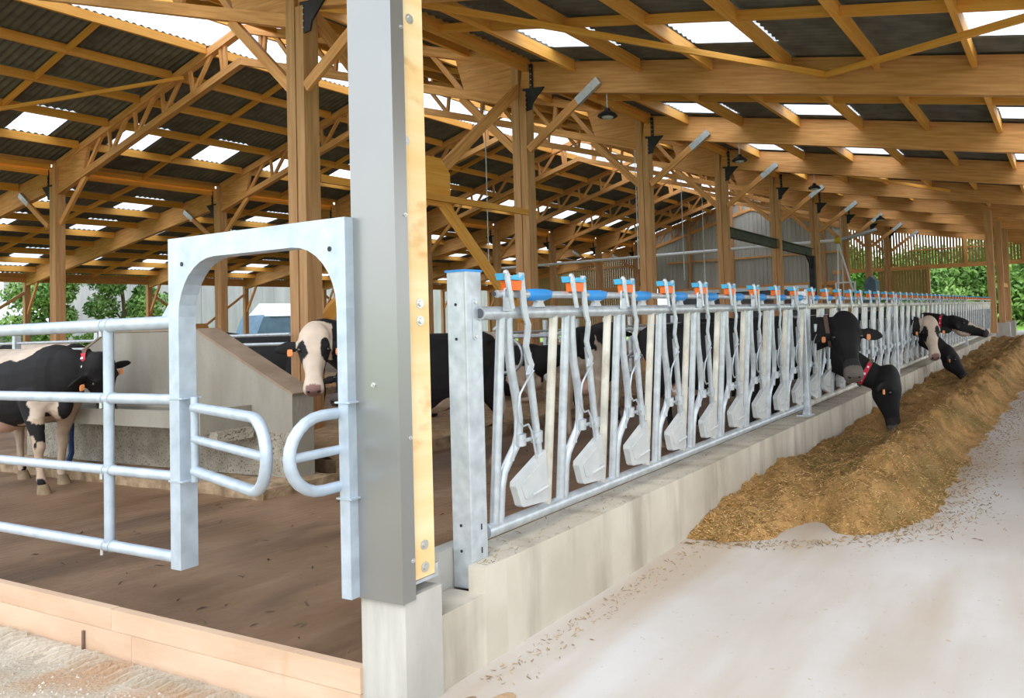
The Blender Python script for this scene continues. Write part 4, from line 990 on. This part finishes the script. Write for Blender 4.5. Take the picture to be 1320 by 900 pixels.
wcow('cow', 'cow with a white rump standing deep in the alley behind the third panel', (17.5, 6.5, 0), .3, (19.1, 7.0, 1.5), (.9, .3, -.4), white=[(-.9, 0, 1, .3, .5, .5)], vox=.024)
# ------------------------------------------------------------------ lamps, pipes, steel
def lamp(x, y, z, top, lab):
    t = thing('pendant_lamp', lab, 'lamp', (x, y, z), 'pendant lamps under the alley roof')
    MB().tube([(x, y, z+.1), (x, y, top)], .012, 6).build('hanging_rod', GALV, t)
    MB().tube([(x, y, z-.02), (x, y, z), (x, y, z+.05), (x, y, z+.10), (x, y, z+.16)], [.19, .21, .17, .07, .05], 16).build('shade', BLACKM, t, True)
    MB().ball((x, y, z-.02), (.12, .12, .05), 12, 6).build('diffuser', PLATE, t, True)
for i, (x, y) in enumerate(((13.4, 8.2), (18.8, 7.5), (24.2, 7.1), (35.0, 7.3))):
    lamp(x, y, zr(y) - 1.12, zr(y) - .6, f'dark round pendant lamp hanging from a laminated beam over the alley, {ORD[i]} from the camera')
pp = thing('conveyor_pipe', 'long pale tube running across the hall just above head-rail level, with a yellow end fitting', 'pipe', (40, 22, 5.2))
MB().tube([(40, 34, 5.2), (40, 10.7, 5.33)], .09, 10).build('tube', WHITE, pp, True)
MB().tube([(40, 10.75, 5.33), (40, 10.45, 5.33)], .17, 10).build('end_fitting', YEL, pp, True)
MB().tube([(40, 10.5, 5.33), (40.2, 8.6, 5.75)], .10, 10).build('outlet_arm', GALV, pp, True)
for a, c2 in ((10.6, 9.9), (10.6, 10.7)): MB().tube([(40, a, 5.2), (40, c2, 2.6)], .05, 6).build('support_leg', WHITE, pp, True)
for a in (9.8, 10.8): MB().box((39.9, a-.04, 0), (40, a+.04, 3.1)).build('support_post', WHITE, pp)
MB().beam((40, 9.8, 3.1), (40, 10.8, 3.1), .08, .08).build('support_bar', WHITE, pp)
sb = thing('steel_beam', 'dark painted steel beam sloping in view from a timber column to a steel post', 'beam', (30, 10.6, 4.4))
b = MB()
pa, pb_ = V((24.4, 10.62, 4.60)), V((33.5, 10.08, 4.28))
for dz, wd, h in ((.17, .2, .025), (-.17, .2, .025), (0, .02, .34)): b.beam(pa + V((0, 0, dz)), pb_ + V((0, 0, dz)), wd, h)
b.build('i_section', DSTEEL, sb)
MB().box((33.35, 9.95, 0), (33.6, 10.2, 4.12)).build('steel_post', BLACKM, sb)
MB().beam((33.4, 10.08, 3.6), (32.7, 10.12, 4.2), .06, .1).build('knee_plate', BLACKM, sb)
for i, (x, y, z0) in enumerate(((24, 13.6, 3.4), (29.5, 14.5, 3.2), (30.5, 14.0, 3.0), (38, 9.9, 2.0), (20, 17, 3.2))):
    t = MB().tube([(x, y, z0), (x, y, (zh(y) + .12) if y > 10.4 else zr(y) + .04)], .018, 6).build('hanging_cable', GALV, None)
    tag(t, 'thin pale cable hanging from the roof, ' + ['left of the third near column', 'just right of the third near column', 'between the third and fourth near columns', 'near the pipe support under the alley roof', 'furthest left, between first columns'][i], 'cable', 'hanging cables')
# grey machinery in front of the far gable
mc = thing('feed_machine', 'long grey and dark feed mixing machine standing before the far gable', 'machine', (42, 17, 0))
MB().prism([(12.4, 1.2), (13.0, 3.0), (21.5, 3.0), (22.2, 1.2)], 0, 42, 44.2).build('hopper', DARKG, mc)
MB().box((41.9, 12.9, 2.95), (44.3, 21.6, 3.15)).build('rim', GALV, mc)
MB().box((41.5, 12.6, 1.9), (41.9, 21.8, 2.3)).build('side_rail', STRAP, mc)
for yy in (13, 16, 19, 21.4): MB().box((41.8, yy-.1, 0), (42.0, yy+.1, 2.9)).build('leg', DARKG, mc)
MB().prism([(10.0, 1.6), (9.4, 2.2), (9.4, 3.2), (9.7, 3.5), (10.0, 3.2)], 0, 43, 44).build('chute', BLUEG, mc)
MB().box((38.9, 10.9, 2.5), (39.6, 12.6, 2.85)).build('pale_box', PURL, mc)

# ------------------------------------------------------------------ outdoors
def tree(name, lab, x, y, h, r, M, n, seed, trunk=True, group='trees outside the barn', zb=0.3, leaf=.34):
    rs = np.random.RandomState(seed); t = thing(name, lab, 'tree', (x, y, -.3), group)
    if trunk:
        b = MB().tube([(x, y, -.4), (x+.1, y, h*.3), (x-.1, y+.1, h*.6), (x, y, h*.85)], [r*.09, r*.07, r*.045, .03], 7)
        for q in range(5):
            a = rs.uniform(0, 2*PI); b.tube([(x, y, h*(.3+.08*q)), (x+math.cos(a)*r*.6, y+math.sin(a)*r*.6, h*(.5+.09*q))], [r*.035, .02], 5)
        b.build('trunk', BARK, t)
    cs = [(rs.normal(0, .45)*r, rs.normal(0, .45)*r, h*(zb + (1-zb)*rs.rand()*.85), r*rs.uniform(.3, .6)) for _ in range(22)]
    cs = np.array(cs); cc = cs[rs.randint(len(cs), size=n)]; nrm = lambda a: a / (np.linalg.norm(a, axis=1, keepdims=True) + 1e-6)
    dv = nrm(rs.normal(size=(n, 3))); p = np.array([x, y, 0]) + cc[:, :3] + dv * (cc[:, 3:] * rs.uniform(.6, 1.05, (n, 1)))
    a = nrm(rs.normal(size=(n, 3))); c2 = nrm(np.cross(dv + .4*rs.normal(size=(n, 3)), a)); sz = leaf*rs.uniform(.5, 1.2, (n, 1))
    vs = np.stack([p - a*sz, p + c2*sz*.45, p + a*sz, p - c2*sz*.45], 1).reshape(-1, 3).tolist(); fs = np.arange(4*n).reshape(-1, 4).tolist()
    me = bpy.data.meshes.new('foliage'); me.from_pydata(vs, [], fs); me.materials.append(M); o = link('foliage', me, t); o['kind'] = 'stuff'
tree('leafy_tree', 'bright green leafy tree outside the left eave, between the two leftmost posts', 22.6, 50, 8, 1.5, LEAF2, 9000, 1, zb=.12, leaf=.16)
tree('leafy_tree', 'large green leafy tree outside the left eave before the pale shed', 26.6, 50.5, 8.5, 1.75, LEAF2, 16000, 2, zb=.08, leaf=.16)
tree('leafy_tree', 'small green tree at the far left edge outside the barn', 18.6, 54, 5.0, 1.2, LEAF2, 3500, 3, zb=.2, leaf=.16)
rt = [(74, -8, 7.0, 6), (80, 0, 7.2, 6.5), (76, 7, 6.6, 6), (82, 14, 7.2, 6.5), (78, 21, 6.8, 6), (90, -15, 8, 8), (88, 28, 7.5, 6)]
tn = ['at the right picture edge', 'right of the far posts', 'seen through the wide far opening', 'behind the hanging board panel', 'left of the hanging board panel', 'furthest back at the right', 'furthest left beyond the gable']
for i, (x, y, h, r) in enumerate(rt): tree('hedge_tree', f'dense green tree beyond the far gable, {tn[i]}', x, y, h, r, LEAF if i % 3 == 0 else LEAF2, 22000, 10+i, leaf=.30, zb=.02)
sh = thing('farm_shed', 'long pale vertically clad shed standing beyond the left eave', 'building', (45, 60, 0))
b = MB(); x = 31
i = 0
while x < 84:
    b = MB().box((x, 59.97 + .02*(i % 2), -.3), (x + 1.0, 60.1, 9)); b.build('cladding_panel', SHED, sh); x += 1.02; i += 1
MB().box((30.8, 60.1, -.3), (84, 75, 8.9)).build('body', SHED, sh)
MB().prism([(59.5, 8.9), (67.5, 12), (75.5, 8.9), (75.5, 9.1), (67.5, 12.3), (59.5, 9.1)], 0, 30, 85).build('roof', WHITE, sh)
tp = thing('white_shelter', 'low white-roofed shelter outside at the far left edge', 'shelter', (20, 60, 0))
MB().prism([(57, 2.6), (66, 4.6), (66, 4.8), (57, 2.8)], 0, 14, 27).build('roof', WHITE, tp); MB().box((14.2, 58, -.3), (26.8, 65, 2.8)).build('wall', SHED, tp)
tl = thing('blue_trailer', 'blue-grey trailer with a white sloped cover parked outside the left eave', 'trailer', (38, 50, 0))
MB().prism([(48.9, .7), (48.9, 2.7), (51.2, 2.7), (51.2, .7)], 0, 34.5, 47).build('body', BLUEG, tl)
MB().prism([(48.8, 2.7), (50, 3.6), (51.3, 2.7)], 0, 34.9, 47).build('cover', WHITE, tl)
MB().prism([(33.6, .7), (34.5, .7), (34.5, 2.8)], 1, 48.9, 51.2).build('nose', BLUEG, tl)
for xx in (37, 39, 44.5): MB().tube([(xx, 48.75, .35), (xx, 49.05, .35)], .5, 14).build('wheel', BLACKM, tl)
